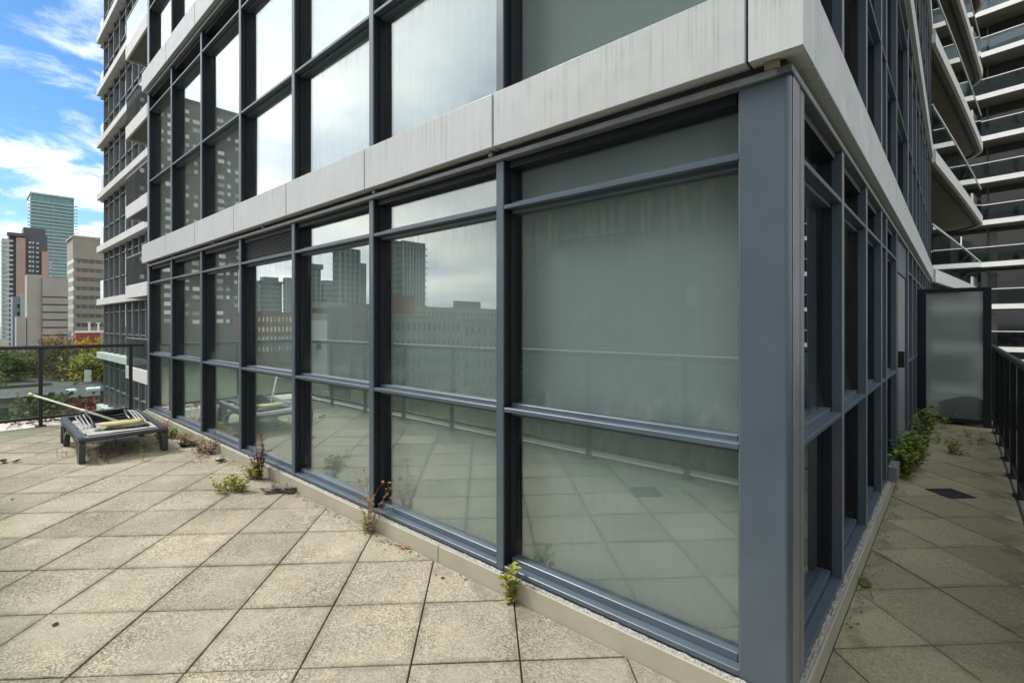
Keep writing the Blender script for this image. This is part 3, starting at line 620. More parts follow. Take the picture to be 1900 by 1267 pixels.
# ================================================================== CITY HELPERS
def mirror_b(b): return (b[0], b[1], 2*MIRY-b[3], 2*MIRY-b[2], b[4], b[5])
class Tower:
    """axis-aligned block; its near corner is at pixel column uc and depth dep; ul/ur: columns where the two faces end.
    virt: positions are of the mirror image in the south windows and are flipped to the real side."""
    def __init__(s, name, label, uc, dep, ul, ur, vt, m, cat='building', group=None, virt=False, base=GZ, deep=None):
        p = V(uc, dep); s.virt = virt
        s.xc, s.yc = p.x, p.y; s.z1 = zat(vt, dep); s.z0 = base
        s.x0 = on_y(ul, p.y) if ul is not None else p.x-20
        s.y1 = on_x(ur, p.x) if ur is not None else p.y+20
        if deep: s.x0 = p.x-deep
        s.sx = s.xc-s.x0; s.sy = s.y1-s.yc
        bx = (s.x0, s.xc, s.yc, s.y1, s.z0, s.z1)
        b = s.fl(bx)
        s.root = thing(name, ((b[0]+b[1])/2, (b[2]+b[3])/2, base), label, cat, group)
        s.box('wall', bx, m)
    def fl(s, b): return mirror_b(b) if s.virt else b
    def box(s, name, b, m, parent=None, c=0.0): return box(name, s.fl(b), m, parent or s.root, c)
    def east(s, name, a0, a1, z0, z1, out, m, inn=0.05, parent=None):      # a piece on the face toward +x (runs along y)
        return s.box(name, (s.xc-inn, s.xc+out, s.yc+a0, s.yc+a1, z0, z1), m, parent)
    def south(s, name, a0, a1, z0, z1, out, m, inn=0.05, parent=None):     # a piece on the near face (runs along -x)
        return s.box(name, (s.xc-a1, s.xc-a0, s.yc-out, s.yc+inn, z0, z1), m, parent)
    def grid(s, face, rows, cols, w, h, zb, dz, s0, ds, m, out=0.06, name='window', jit=0.0, joined=False):
        mb = MB(); rnd = random.Random(int(abs(s.xc)*10))
        for r in range(rows):
            for c in range(cols):
                if rnd.random() < jit: continue
                a = s0+c*ds; z = zb+r*dz
                if joined:
                    b = (s.xc-0.05, s.xc+out, s.yc+a, s.yc+a+w, z, z+h) if face == 'e' else (s.xc-a-w, s.xc-a, s.yc-out, s.yc+0.05, z, z+h)
                    mb.box(*s.fl(b))
                elif face == 'e': s.east(name, a, a+w, z, z+h, out, m)
                else: s.south(name, a, a+w, z, z+h, out, m)
        if joined: stuff(mb.build(name, m, s.root))

M_BETON = mat('beton_brown', (0.30, 0.275, 0.235), 0.9, var=0.12, scale=0.15)
M_BETON2 = mat('beton_grey', (0.36, 0.345, 0.31), 0.9, var=0.12, scale=0.12)
M_TEAL = mat('teal_glazing', (0.10, 0.24, 0.26), 0.1, spec=0.9, var=0.25, scale=0.2)
M_TEALS = mat('teal_slab', (0.42, 0.55, 0.56), 0.6)
M_PINK = mat('pink_panel', (0.40, 0.275, 0.235), 0.8, var=0.08, scale=0.1)
M_BRWN = mat('dark_cladding', (0.085, 0.085, 0.10), 0.6)
M_BALW = mat('balcony_pale', (0.50, 0.53, 0.56), 0.7)
M_BRICK = mat('brick_red', (0.26, 0.075, 0.05), 0.9, var=0.2, scale=1.5)
M_BRICK2 = mat('brick_brown', (0.20, 0.115, 0.085), 0.9, var=0.2, scale=0.8)
M_OFFW = mat('office_glass', (0.04, 0.055, 0.06), 0.08, spec=0.6, ior=1.5, var=0.5, scale=0.12)
M_WHITE = mat('white_paint', (0.72, 0.72, 0.70), 0.6)
M_ROOFD = mat('roof_dark', (0.06, 0.06, 0.062), 0.9, var=0.3, scale=0.5)
M_BLUEG = mat('blue_grey_clad', (0.16, 0.20, 0.25), 0.5, var=0.15, scale=0.2)
M_PALEG = mat('pale_green_glass', (0.30, 0.38, 0.36), 0.3, var=0.15, scale=0.1)
M_RESID = mat('resid_brick_dark', (0.135, 0.125, 0.115), 0.9, var=0.12, scale=0.2)
M_WINP = mat('window_pale', (0.48, 0.50, 0.50), 0.15, spec=0.8, objvar=0.5)
M_TOWG = mat('tower_glass_grey', (0.07, 0.095, 0.105), 0.15, spec=0.8, var=0.2, scale=0.1)

# ---- skyline over the far railing
t = Tower('teal_tower', 'tall teal glass condominium tower with fine balcony lines on the skyline', 57, 430, 50, 136, 359, M_TEAL)
for k in range(36):
    z = t.z1-6.5-3.05*(k)
    t.east('floor_slab', -2.0, t.sy+3.0, z-0.35, z+0.35, 1.6, M_TEALS)
for k in range(7): t.east('fin', t.sy*k/6-0.4, t.sy*k/6+0.4, t.z0, t.z1-2 if k not in (0, 6) else t.z1, 1.0, M_TEAL)
t.box('roof_crown', (t.x0, t.xc+1.4, t.yc-0.5, t.y1+0.5, t.z1, t.z1+1.4), M_TEALS)

t = Tower('pale_tower', 'narrow pale green tower at the left edge of the skyline', 3, 420, 0, 14, 442, M_PALEG)
for k in range(26): t.east('floor_slab', -0.5, t.sy+0.5, t.z1-3-3.6*k-0.3, t.z1-3-3.6*k+0.3, 0.8, M_BALW)

t = Tower('brown_tower', 'dark residential tower with two pink wall panels and white balcony stacks', 17, 300, 14, 88, 432, M_BRWN)
u2 = lambda u: on_x(u, t.xc)-t.yc
t.east('pink_panel', u2(29.5), u2(46.5), t.z0, t.z1-2.5, 2.6, M_PINK)
t.east('pink_panel', u2(77), u2(89), t.z0, t.z1-10, 2.6, M_PINK)
t.box('penthouse', (t.x0, t.xc-1, t.yc+u2(44), t.yc+u2(85), t.z1, t.z1+4.5), M_BRWN)
t.east('roof_fascia', -1, u2(46.5), t.z1-2.0, t.z1, 3.4, M_BRWN)
for k in range(30):
    z = t.z1-5.5-2.9*k
    t.east('balcony', -1.4, u2(24), z, z+1.0, 1.6, M_BALW)
    t.east('balcony', u2(53), u2(58), z, z+1.2, 0.5, M_BALW)
    t.east('balcony', u2(60), u2(63), z, z+1.2, 0.5, M_BALW)
    t.east('balcony', u2(67), u2(72), z, z+0.9, 0.8, M_BALW)
    if k > 3: t.east('balcony', u2(90.5), u2(95), z, z+1.2, 1.5, M_BALW)

t = Tower('blue_grey_block', 'small blue-grey clad block in front of the brown tower', 23, 230, 20, 49, 550, M_BLUEG)
t.east('panel_step', t.sy*0.55, t.sy, t.z0, t.z1+1.5, 0.6, M_PALEG)
t.grid('e', 4, 6, 2.0, 1.6, t.z1-16, 3.6, 1.5, 3.6, M_OFFW)

t = Tower('concrete_hall', 'brutalist brown concrete block with horizontal grooves below the teal tower', 50, 165, 46, 78, 509, M_BETON2)
g0 = t.sy; u3 = lambda u: on_x(u, t.xc)-t.yc
for k in range(7):
    zt_ = t.z1-0.8 if k == 0 else t.z1-7.6-2.6*(k-1); zb_ = t.z1-7.15 if k == 0 else zt_-2.1
    t.east('concrete_course', g0+0.05, u3(126), zb_, zt_, 0.9, M_BETON2, inn=9)
t.box('recess_wall', (t.xc-9, t.xc+0.45, t.y1, t.yc+u3(125.5), t.z0, t.z1-1.0), M_BRWN)
t.east('low_annex', -2.5, -0.2, t.z0, zat(588, 165), 0.5, M_BETON2, inn=6)

t = Tower('office_block', 'brown concrete office block with long strip windows and a blank top storey', 137, 190, 124.5, 214, 440, M_BETON)
zt_ = t.z1; st = 3.52
for k in range(9):
    z = zat(480, 190)-st*k
    w = t.east('window_strip', 0.8, t.sy-0.2, z-1.5, z, 0.02, M_OFFW, inn=0.8)
    for j in range(1, 6): t.east('window_bar', t.sy*j/6-0.12, t.sy*j/6+0.12, z-1.5, z, 0.06, M_BETON)
    t.east('spandrel_band', -0.3, t.sy, z-1.5-2.02, z-1.5, 0.35, M_BETON)
    t.south('window_strip', 0.3, t.sx-0.3, z-1.5, z, 0.05, M_PALEG)
t.east('blank_storey', -0.3, t.sy, zat(480, 190), t.z1, 0.35, M_BETON)
t.box('roof_edge', (t.x0, t.xc+0.5, t.yc-0.5, t.y1, t.z1, t.z1+0.7), M_BETON2)
for k in range(7):
    box('antenna', (t.xc-4, t.xc-3.9, t.yc+3+k*3.2, t.yc+3.1+k*3.2, t.z1+0.7, t.z1+1.5+2.2*random.random()), M_RAIL, t.root)

t = Tower('brick_hall', 'low red brick building with white roof vents in front of the office block', 141, 128, 138, 212, 614, M_BRICK)
t.east('parapet', -0.2, t.sy+0.2, t.z1-0.5, t.z1+0.05, 0.2, M_WHITE)
t.grid('e', 2, 8, 1.0, 1.4, t.z1-6, 3.0, 1.0, 2.4, M_OFFW)
for k in range(8):
    h = random.uniform(1.2, 2.2); a = 3+k*1.9
    t.box('roof_vent', (t.xc-4.4, t.xc-4.0, t.yc+a, t.yc+a+0.4, t.z1, t.z1+h), M_WHITE)
    t.box('roof_vent_cap', (t.xc-4.55, t.xc-3.85, t.yc+a-0.15, t.yc+a+0.55, t.z1+h, t.z1+h+0.25), M_WHITE)

# ---- house with skylights below the railing
def house():
    p = V(122, 62); xc, yc = p.x, p.y; z0 = GZ; zr = zat(742, 62)
    r = thing('row_house', (xc-5, yc+4, GZ), 'low grey house with a dark flat roof and three white skylights below the railing', 'house')
    M_H = mat('house_siding', (0.34, 0.36, 0.39), 0.7, var=0.1, scale=0.4)
    y1 = on_x(207, xc); L = y1-yc
    box('wall', (xc-11, xc, yc, y1, z0, zr), M_H, r)
    mb = MB().add([(xc+0.5, yc-0.3, zr+0.02), (xc+0.5, y1+0.3, zr+0.02), (xc-11.2, y1+0.3, zr+1.0), (xc-11.2, yc-0.3, zr+1.0),
                   (xc+0.5, yc-0.3, zr+0.30), (xc+0.5, y1+0.3, zr+0.30), (xc-11.2, y1+0.3, zr+1.3), (xc-11.2, yc-0.3, zr+1.3)],
                  [(0, 3, 2, 1), (4, 5, 6, 7), (0, 1, 5, 4), (1, 2, 6, 5), (2, 3, 7, 6), (3, 0, 4, 7)])
    rf = mb.build('roof', M_ROOFD, r)
    for a in (0.10, 0.55, 0.76):
        box('skylight', (xc-4.5, xc-3.0, yc+L*a, yc+L*a+1.0, zr+0.45, zr+0.95), M_WHITE, rf, 0.12)
    box('chimney', (xc-10.5, xc-9.8, y1-1.4, y1-0.7, zr+1.2, zr+2.9), M_WHITE, rf)
    for a in (0.2, 0.45, 0.7):
        w = box('window', (xc-0.02, xc+0.06, yc+L*a, yc+L*a+1.1, zr-1.9, zr-0.6), M_OFFW, r)
        box('window_frame', (xc-0.01, xc+0.09, yc+L*a-0.1, yc+L*a+1.2, zr-2.0, zr-1.9), M_WHITE, r)
    box('eaves_board', (xc+0.40, xc+0.52, yc-0.3, y1+0.3, zr-0.20, zr+0.01), M_BRWN, r)
house()
for (u, d_, vt, w, lab) in ((8, 48, 745, 9, 'brown flat-roofed shed at the left edge below the railing'), (60, 80, 716, 10, 'small dark-roofed house among the trees below the railing')):
    p = V(u, d_); zr = zat(vt, d_)
    r = thing('row_house', (p.x, p.y, GZ), lab, 'house')
    box('wall', (p.x-w, p.x, p.y-w/2, p.y+w/2, GZ, zr), M_BETON, r)
    box('roof', (p.x-w-0.3, p.x+0.3, p.y-w/2-0.3, p.y+w/2+0.3, zr, zr+0.35), M_ROOFD, r)
    for k in range(3): box('window', (p.x-0.02, p.x+0.05, p.y-w*0.36+k*w*0.27, p.y-w*0.36+k*w*0.27+1.1, zr-1.9, zr-0.6), M_OFFW, r)

# ================================================================== WEST WING OF THE BLOCK
wing = thing('apartment_wing', (-28, 5, GZ), 'set-back glass wing with white slab bands and balconies at the left end of the windows', 'building')
WY = 3.2
levels = [k for k in range(-4, 9)]
box('glazing', (-33.4, -10.0, WY+0.02, WY+9, GZ, 26.4), M_DGLASS, wing)
wx = [-33.4, -32.18, -30.85, -29.5, -28.13, -26.86, -25.68, -24.5, -23.3, -22.1, -20.9, -19.7, -18.5, -17.3, -16.1]
for k in levels:
    zb = BANDZ+FH*k
    for i in range(5): box('slab_band', (-33.85+i*2.6, -33.85+(i+1)*2.6-0.03, WY-0.32, WY+0.02, zb, zb+0.32), M_PANELW, wing, 0.01)
    for i in range(4): box('slab_band', (-20.8+i*2.6, -20.8+(i+1)*2.6-0.03, WY-0.32, WY+0.02, zb, zb+0.32), M_PANELW, wing, 0.01)
    for x in wx: box('mullion', (x-0.028, x+0.028, WY-0.09, WY+0.02, zb-FH+0.321, zb-0.001), M_TRIM, wing)
    for z in (zb-0.42, zb-1.5): box('transom', (-33.4, -10.05, WY-0.05, WY+0.021, z, z+0.045), M_TRIM, wing)
    # balcony in front of the wing
    bx0, bx1, by = -21.4, -9.6, 1.9
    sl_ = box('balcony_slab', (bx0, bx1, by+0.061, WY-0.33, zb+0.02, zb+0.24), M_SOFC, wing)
    for i in range(4): box('balcony_fascia', (bx0+i*2.95, bx0+(i+1)*2.95-0.02, by, by+0.06, zb-0.10, zb+0.34), M_PANELW, wing, 0.01)
    box('balcony_end', (bx0-0.06, bx0-0.001, by, WY-0.33, zb-0.10, zb+0.34), M_PANELW, wing, 0.01)
    for i in range(4): box('balcony_glass', (bx0+i*2.95+0.02, bx0+(i+1)*2.95-0.02, by+0.02, by+0.035, zb+0.341, zb+1.30), M_BGLASS, wing)
    box('balcony_rail', (bx0, bx1, by+0.01, by+0.05, zb+1.301, zb+1.345), M_TRIM, wing)
    # side guard at the far left end
    box('side_slab', (-34.3, -33.86, WY-0.1, WY+2.5, zb+0.02, zb+0.25), M_CONC, wing)
    box('side_guard', (-34.28, -34.25, WY-0.1, WY+2.5, zb+0.251, zb+1.35), M_BGLASS, wing)
    box('side_guard', (-34.25, -33.42, WY-0.1, WY-0.08, zb+0.321, zb+1.35), M_BGLASS, wing)

# ================================================================== BALCONIES BEYOND THE EAST SIDE
nb = thing('balcony_block', (-3, 20, GZ), 'stack of long white-edged balconies with brown soffits beyond the walkway screen', 'building')
box('wall', (-9, -2.4, 12.85, 27, GZ, 27), M_DGLASS, nb)
box('wall_end', (-2.39, -0.02, 12.85, 13.2, GZ, 26), M_FRAMED, nb)
def slab_outline(e0=14.6):
    pts = [(-2.39, 13.25), (-0.02, 13.25)]
    for k in range(13):
        t = k/12; y = 13.4+t*10.6; x = -0.02+1.10*t+0.02*sin(pi*t); pts.append((x, y))
    for k in range(1, 9):
        t = (pi/2)*k/8; pts.append((1.08-1.5*(1-cos(t)), 24.0+1.5*sin(t)))
    pts += [(-2.39, 25.9)]
    return pts
so_ = slab_outline()
def strip(pts, n_out, z0, z1, thick):
    """a wall following an outline, thick to the inside"""
    mb = MB(); vs = []; n = len(pts)
    for i, p in enumerate(pts):
        a = Vector(pts[max(i-1, 0)]); b = Vector(pts[min(i+1, n-1)]); d = (b-a).normalized(); nn = Vector((d.y, -d.x))*n_out
        o = Vector(p); q = o-nn*thick
        vs += [(o.x, o.y, z0), (o.x, o.y, z1), (q.x, q.y, z1), (q.x, q.y, z0)]
    fs = [(0, 1, 2, 3), (4*(n-1)+3, 4*(n-1)+2, 4*(n-1)+1, 4*(n-1))]
    for i in range(n-1):
        for j in range(4): fs.append((4*i+j, 4*i+4+j, 4*i+4+(j+1) % 4, 4*i+(j+1) % 4))
    return mb.add(vs, fs)
edge = so_[1:-1]
def offs(pts, d_):
    out = []
    for i, p in enumerate(pts):
        a = Vector(pts[max(i-1, 0)]); b = Vector(pts[min(i+1, len(pts)-1)]); t = (b-a).normalized(); q = Vector(p)+Vector((t.y, -t.x))*d_; out.append((q.x, q.y))
    return out
for k in range(0, 9):
    zb = BANDZ+FH*k
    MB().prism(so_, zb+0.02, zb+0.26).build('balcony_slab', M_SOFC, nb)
    sv = strip(offs(edge, 0.08), 1, zb, zb+0.30, 0.075).build('slab_edge', M_PANELW, nb)
    drip = strip(offs(edge, -0.10), 1, zb-0.03, zb+0.019, 0.05).build('drip_edge', M_SOFF, nb)
    strip(offs(edge, 0.03), 1, zb+0.301, zb+1.33, 0.012).build('balcony_glass', M_BGLASS, nb)
    strip(offs(edge, 0.045), 1, zb+1.331, zb+1.37, 0.04).build('balcony_rail', M_PANELW, nb)
    for i in range(1, len(edge)-3, 3):
        x, y = edge[i]; box('rail_post', (x-0.05, x-0.02, y-0.02, y+0.02, zb+0.27, zb+1.33), M_TRIM, nb)
    for yy in (13.6, 16.5, 19.4, 22.3): box('partition', (-2.38, -2.28, yy, yy+0.06, zb+0.30, zb+FH-0.02), M_PANELW, nb)

# ================================================================== FACING CURVED BLOCK ON THE RIGHT
fb = thing('curved_block', (8, 52, GZ), 'apartment block with curved white balconies behind the walkway railing', 'building')
def arc(off):
    pts = []
    for k in range(25):
        x = -9+33*k/24; y = 44.3-0.9*math.exp(-((x-9)/7.0)**2)*2.0+0.02*(x-3)*0 - off; pts.append((x, y))
    return pts
wallp = [(x, y+2.0) for x, y in arc(0)]
strip(wallp, 1, GZ, 38, 5.0).build('wall', M_DGLASS, fb)
rw = random.Random(5)
M_CURT = mat('curtain_pale', (0.30, 0.30, 0.28), 0.9, objvar=0.6)
for k in range(-4, 12):
    zb = BANDZ+FH*k
    pts = arc(0); inner = [(x, y+1.99) for x, y in pts]
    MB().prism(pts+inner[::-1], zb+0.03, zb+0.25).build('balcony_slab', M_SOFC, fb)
    strip(arc(0.06), 1, zb, zb+0.32, 0.058).build('slab_edge', M_PANELW, fb)
    strip(arc(0.02), 1, zb+0.321, zb+1.30, 0.012).build('balcony_glass', M_BGLASS, fb)
    strip(arc(0.03), 1, zb+1.301, zb+1.35, 0.04).build('balcony_rail', M_PANELW, fb)
    for i in range(2, 24, 3):
        x, y = pts[i]; box('window_frame', (x-0.04, x+0.04, y+1.85, y+1.98, zb+0.26, zb+FH), M_TRIM, fb)
        if rw.random() < 0.5: box('curtain', (x+0.1, x+0.1+rw.uniform(0.5, 1.6), y+1.90, y+1.96, zb+0.3, zb+FH-0.25), M_CURT, fb)
    for xx in (0.6, 4.9, 9.3):
        yy = 44.3-1.8*math.exp(-((xx-9)/7.0)**2); box('partition', (xx, xx+0.08, yy+0.1, yy+1.95, zb+0.26, zb+2.2), M_PANELW, fb)
low = thing('low_roof_block', (6, 30, GZ), 'low flat roof with a pale parapet beyond the walkway railing', 'building')
box('wall', (1.3, 14, 24, 40, GZ, -0.6), M_CONC, low)
box('parapet', (1.25, 14.05, 23.9, 24.2, -0.6, 0.1), M_PANELW, low)

# ================================================================== CITY SOUTH OF THE TERRACE (mirrored in the windows)
t = Tower('slab_tower', 'dark brick slab tower with pale windows mirrored in the leftmost window bays', 225, 156, None, 446, 154, M_RESID, virt=True, deep=16)
nc = 13; ds = t.sy/nc
for r in range(26):
    z = t.z1-4.2-2.85*r
    for c in range(nc):
        q = (c*7+r*13) % 10
        if c % 3 == 1: t.east('window', c*ds+0.8, c*ds+0.8+ds*0.78, z, z+1.35, 0.04, M_WINP) if q < 8 else None
        elif q < 6: t.east('window', c*ds+1.2, c*ds+1.2+ds*0.42, z, z+1.3, 0.04, M_WINP)
t.box('roof_edge', (t.x0, t.xc+0.3, t.yc-0.3, t.y1+0.3, t.z1, t.z1+0.8), M_RESID)

def ribbed(name, label, ul, dep, ur, vt, m, ms, pitch=3.1, nslab=20, fins=0, cap=None):
    t = Tower(name, label, ul+(ur-ul)*0.25, dep, ul, ur, vt, m, virt=True)
    for k in range(nslab):
        z = t.z1-2.2-pitch*k
        if z > t.z0+2: t.south('floor_slab', 0.1, t.sx, z-0.22, z+0.22, 0.6, ms)
    for k in range(nslab):
        z = t.z1-2.2-pitch*k
        if z < t.z0+2: break
        t.east('floor_slab', -0.3, t.sy+0.3, z-0.22, z+0.22, 0.7, ms)
    for k in range(fins+1 if fins else 0):
        t.east('fin', t.sy*k/fins-0.25, t.sy*k/fins+0.25, t.z0, t.z1, 0.9, ms)
    if cap: t.box('roof_cap', (t.x0-1, t.xc+1.5, t.yc-1.5, t.y1+1.5, t.z1, t.z1+cap), m)
    return t
M_GSL = mat('slab_grey', (0.36, 0.40, 0.41), 0.7); M_GSL2 = mat('slab_pale', (0.42, 0.45, 0.46), 0.7)
M_MIDG = mat('tower_mid_grey', (0.15, 0.165, 0.17), 0.6, var=0.1, scale=0.1)
t = ribbed('dark_tower', 'dark teal box tower with a rounded top mirrored in the fourth bay', 469, 330, 522, 527, M_TOWG, M_GSL, nslab=16, cap=1.5)
t.box('penthouse', (t.x0+4, t.xc-2, t.yc+t.sy*0.2, t.y1-t.sy*0.1, t.z1+1.5, t.z1+4.5), M_TOWG)
ribbed('lattice_tower', 'slim pale lattice tower beside the dark one, mirrored in the fourth bay', 524, 420, 547, 517, M_MIDG, M_GSL2, nslab=20, fins=5)
ribbed('capped_tower', 'grey tower with an overhanging roof cap mirrored in the fifth bay', 560, 300, 595, 497, M_TOWG, M_GSL, nslab=18, fins=3, cap=3)
ribbed('stepped_block', 'lower grey block between two towers mirrored in the fifth bay', 597, 325, 620, 519, M_TOWG, M_GSL, nslab=16)
t = ribbed('tall_tower', 'tall grey glass tower with a sloped shoulder mirrored in the fifth bay', 619, 260, 668, 458, M_TOWG, M_GSL, nslab=30, fins=4)
t.box('shoulder', (t.x0, t.xc-1, t.y1, t.y1+5, t.z0, t.z1-7), M_MIDG)
ribbed('twin_tower', 'blue-grey tower half hidden behind the ribbed one, mirrored in the sixth bay', 700, 262, 735, 441, M_TOWG, M_GSL, nslab=30)
t = ribbed('ribbed_tower', 'blue-grey tower with pale vertical ribs mirrored in the sixth bay', 730, 235, 782, 444, M_TOWG, M_GSL, nslab=28, fins=7)
for k in range(28): t.east('balcony', t.sy-0.2, t.sy+1.6, t.z1-3-3.1*k, t.z1-2.5-3.1*k, 0.8, M_GSL2)
def lowrise(label, uc, dep, ur, vt, m, rows, cols, mw=M_OFFW, strip_=False, deep=18):
    t = Tower('low_rise', label, uc+6, dep, uc-2, ur, vt, m, virt=True, group='low-rise blocks south of the terrace')
    dz = 3.1; ds = t.sy/cols
    for r in range(rows):
        z = t.z1-2.6-dz*r
        if strip_: t.east('window_strip', 0.5, t.sy-0.5, z, z+1.5, 0.05, mw)
        else:
            for c in range(cols): t.east('window', c*ds+ds*0.28, c*ds+ds*0.72, z, z+1.5, 0.05, mw)
    t.box('parapet', (t.x0-0.2, t.xc+0.25, t.yc-0.25, t.y1+0.2, t.z1, t.z1+0.5), m)
    return t
M_BEIGE = mat('beige_render', (0.40, 0.37, 0.32), 0.9, var=0.1, scale=0.2); M_GREYR = mat('grey_render', (0.30, 0.30, 0.285), 0.9, var=0.1, scale=0.2)
lowrise('brown brick low-rise mirrored above the rail in the fourth bay', 438, 150, 548, 583, M_BRICK2, 4, 14, M_WINP)
lowrise('white banded low-rise mirrored behind the blank shaft in the fifth bay', 552, 135, 648, 562, M_BEIGE, 6, 10, M_OFFW, True)
t = Tower('blank_shaft', 'blank grey concrete shaft mirrored above the rail in the fifth bay', 617, 88, 609, 651, 569, M_MIDG, virt=True)
t.box('roof_edge', (t.x0-0.1, t.xc+0.12, t.yc-0.12, t.y1+0.1, t.z1, t.z1+0.3), M_GREYR)
t = Tower('white_hall', 'small white hall left of the blank shaft, mirrored in the fifth bay', 580, 98, 576, 609, 592, M_WHITE, virt=True)
t.box('roof_edge', (t.x0-0.1, t.xc+0.12, t.yc-0.12, t.y1+0.1, t.z1, t.z1+0.25), M_GREYR); t.grid('e', 1, 4, 1.0, 1.2, t.z1-6, 3, 1.0, 2.2, M_OFFW)
lowrise('brown low-rise right of the blank shaft, mirrored in the fifth bay', 648, 120, 700, 566, M_BRICK2, 5, 6)
lowrise('red brick block mirrored at the foot of the ribbed tower', 695, 122, 766, 548, M_BRICK, 4, 7)
t = lowrise('long beige block with rows of windows mirrored in the sixth bay', 765, 165, 935, 569, M_BEIGE, 5, 24)
t.box('penthouse', (t.x0+2, t.xc-1, t.yc+t.sy*0.38, t.yc+t.sy*0.68, t.z1, t.z1+3), M_MIDG)
lowrise('grey block with paired windows mirrored low in the sixth bay', 690, 85, 850, 584, M_GREYR, 4, 16)
lowrise('grey block stepping down at the right of the sixth bay', 850, 88, 960, 592, M_GREYR, 4, 10)
# the tall grey slab that fills the seventh bay
def slab9():
    vy = 52.0; x0 = on_y(958, vy)
    r = thing('grey_slab_block', ((x0+30)/2, -vy, GZ), 'tall plain grey-brown slab mirrored as an even grey in the seventh bay', 'building')
    M_S9 = mat('slab_nine', (0.16, 0.155, 0.14), 0.9, var=0.06, scale=0.1)
    ya, yb = 2*MIRY-vy-18, 2*MIRY-vy
    box('wall', (x0, 34, ya, yb, GZ, 50), M_S9, r)
    for k in range(20):
        z = GZ+2.5+3.0*k
        for j in range(12):
            xa = x0+3+j*((34-x0)/12)
            box('window', (xa, xa+2.6, yb-0.02, yb+0.03, z, z+1.3), mat('window_dull', (0.13, 0.135, 0.13), 0.5), r)
    b = Tower('annex_block', 'blue-grey stepped annex mirrored as a faint box in the seventh bay', 1175, 30, 1050, 1310, 432, mat('annex_clad', (0.17, 0.195, 0.20), 0.8, var=0.05, scale=0.2), virt=True)
    b.south('coping', -0.1, b.sx, b.z1, b.z1+0.25, 0.1, M_GREYR, inn=0.4)
    b.east('window', b.sy*0.75, b.sy*0.9, zat(560, 30), zat(515, 30), 0.04, M_WINP)
slab9()

# ================================================================== TREES
M_BARK = mat('bark', (0.095, 0.078, 0.064), 0.95, var=0.3, scale=3)
def leafmat(name, c, v=0.35):
    return mat(name, c, 0.75, var=v, scale=1.2, spec=0.2)
LM = {'olive': leafmat('leaf_olive', (0.19, 0.185, 0.04)), 'yellow': leafmat('leaf_yellow', (0.50, 0.34, 0.03)), 'green': leafmat('leaf_green', (0.09, 0.125, 0.035)),
      'rust': leafmat('leaf_rust', (0.26, 0.08, 0.05)), 'weed': leafmat('leaf_weed', (0.15, 0.22, 0.05)), 'weedy': leafmat('leaf_weed_yellow', (0.30, 0.30, 0.06)), 'dry': leafmat('leaf_dry', (0.20, 0.105, 0.065)), 'tan': leafmat('leaf_tan', (0.34, 0.20, 0.09)), 'dark': leafmat('leaf_dark', (0.025, 0.03, 0.02))}
def tree(u, dep, vtop, label, leaf=None, nleaf=2500, spread=0.42, seed=1, name='tree', base=GZ, ls=0.3, levels=4, tr=0.28):
    rnd = random.Random(seed); p = V(u, dep); H = zat(vtop, dep)-base
    r = thing(name, (p.x, p.y, base), label, 'tree', 'trees below the far railing')
    mb = MB(); tips = []
    def grow(pos, d, L, rad, lev):
        pts = [pos.copy()]; q = pos.copy(); dd = d.copy(); n = 5
        for i in range(n):
            dd = (dd + Vector((rnd.gauss(0, .13), rnd.gauss(0, .13), 0.04 if lev else 0.0))).normalized(); q = q+dd*(L/n); pts.append(q.copy())
            if lev >= 1: tips.append(q.copy())
        mb.tube(pts, [max(0.012, rad*(1-0.5*i/n)) for i in range(n+1)], 6 if lev < 2 else 4, cap=False)
        if lev < levels:
            k = rnd.randint(3, 4) if lev else rnd.randint(4, 6)
            for j in range(k):
                bi = rnd.randint(2, n); a = rnd.uniform(0, 2*pi); side = Vector((cos(a), sin(a), rnd.uniform(0.15, 0.8))).normalized()
                nd = (dd*(1-spread)+side*spread*1.4).normalized()
                grow(pts[bi], nd, L*rnd.uniform(0.55, 0.78), rad*0.5*(1-0.1*bi/n)+0.01, lev+1)
    grow(Vector((0, 0, 0)), Vector((0, 0, 1)), H*0.36, tr, 0)
    zmax = max(v[2] for v in mb.v); k = H/zmax
    mb.v = [(x*k*1.05, y*k*1.05, z*k) for x, y, z in mb.v]
    link('trunk', mb.mesh('trunk', True), M_BARK, r, (p.x, p.y, base))
    if leaf:
        lb = MB(); cl = [rnd.choice(tips)*k for _ in range(nleaf//14+1)]
        for c in cl:
            cr_ = rnd.uniform(0.35, 0.9)
            for _ in range(14):
                o = Vector((rnd.gauss(0, cr_), rnd.gauss(0, cr_), rnd.gauss(0, cr_*0.7))); s = ls*rnd.uniform(0.5, 1.1)
                n = Vector((rnd.gauss(0, 1), rnd.gauss(0, 1), rnd.gauss(0, 1)+0.4)).normalized(); a = n.orthogonal().normalized()*s; b = n.cross(a)*0.6
                q = c+o; lb.add([q-a, q+b+n*s*0.15, q+a, q-b+n*s*0.1], [(0, 1, 2, 3)])
        link('crown', lb.mesh('crown'), LM[leaf], r, (p.x, p.y, base))
tree(108, 84, 612, 'bare dark-branched tree in the middle behind the far railing', None, 0, 0.62, 3, 'bare_tree', levels=5, tr=0.34)
tree(48, 90, 614, 'bare tree with thin twigs behind the left part of the railing', None, 0, 0.58, 8, 'bare_tree', levels=5, tr=0.26)
tree(165, 80, 640, 'bare sparse tree beside the glass wing', 'yellow', 300, 0.5, 12, 'bare_tree', tr=0.24)
tree(186, 96, 619, 'bright yellow autumn tree in front of the red brick hall', 'yellow', 5200, 0.45, 21)
tree(112, 112, 617, 'yellow crown showing just above the rail in front of the grooved concrete block', 'yellow', 3600, 0.45, 22)
tree(196, 76, 650, 'yellow-green tree close to the glass wing', 'weedy', 5200, 0.45, 23)
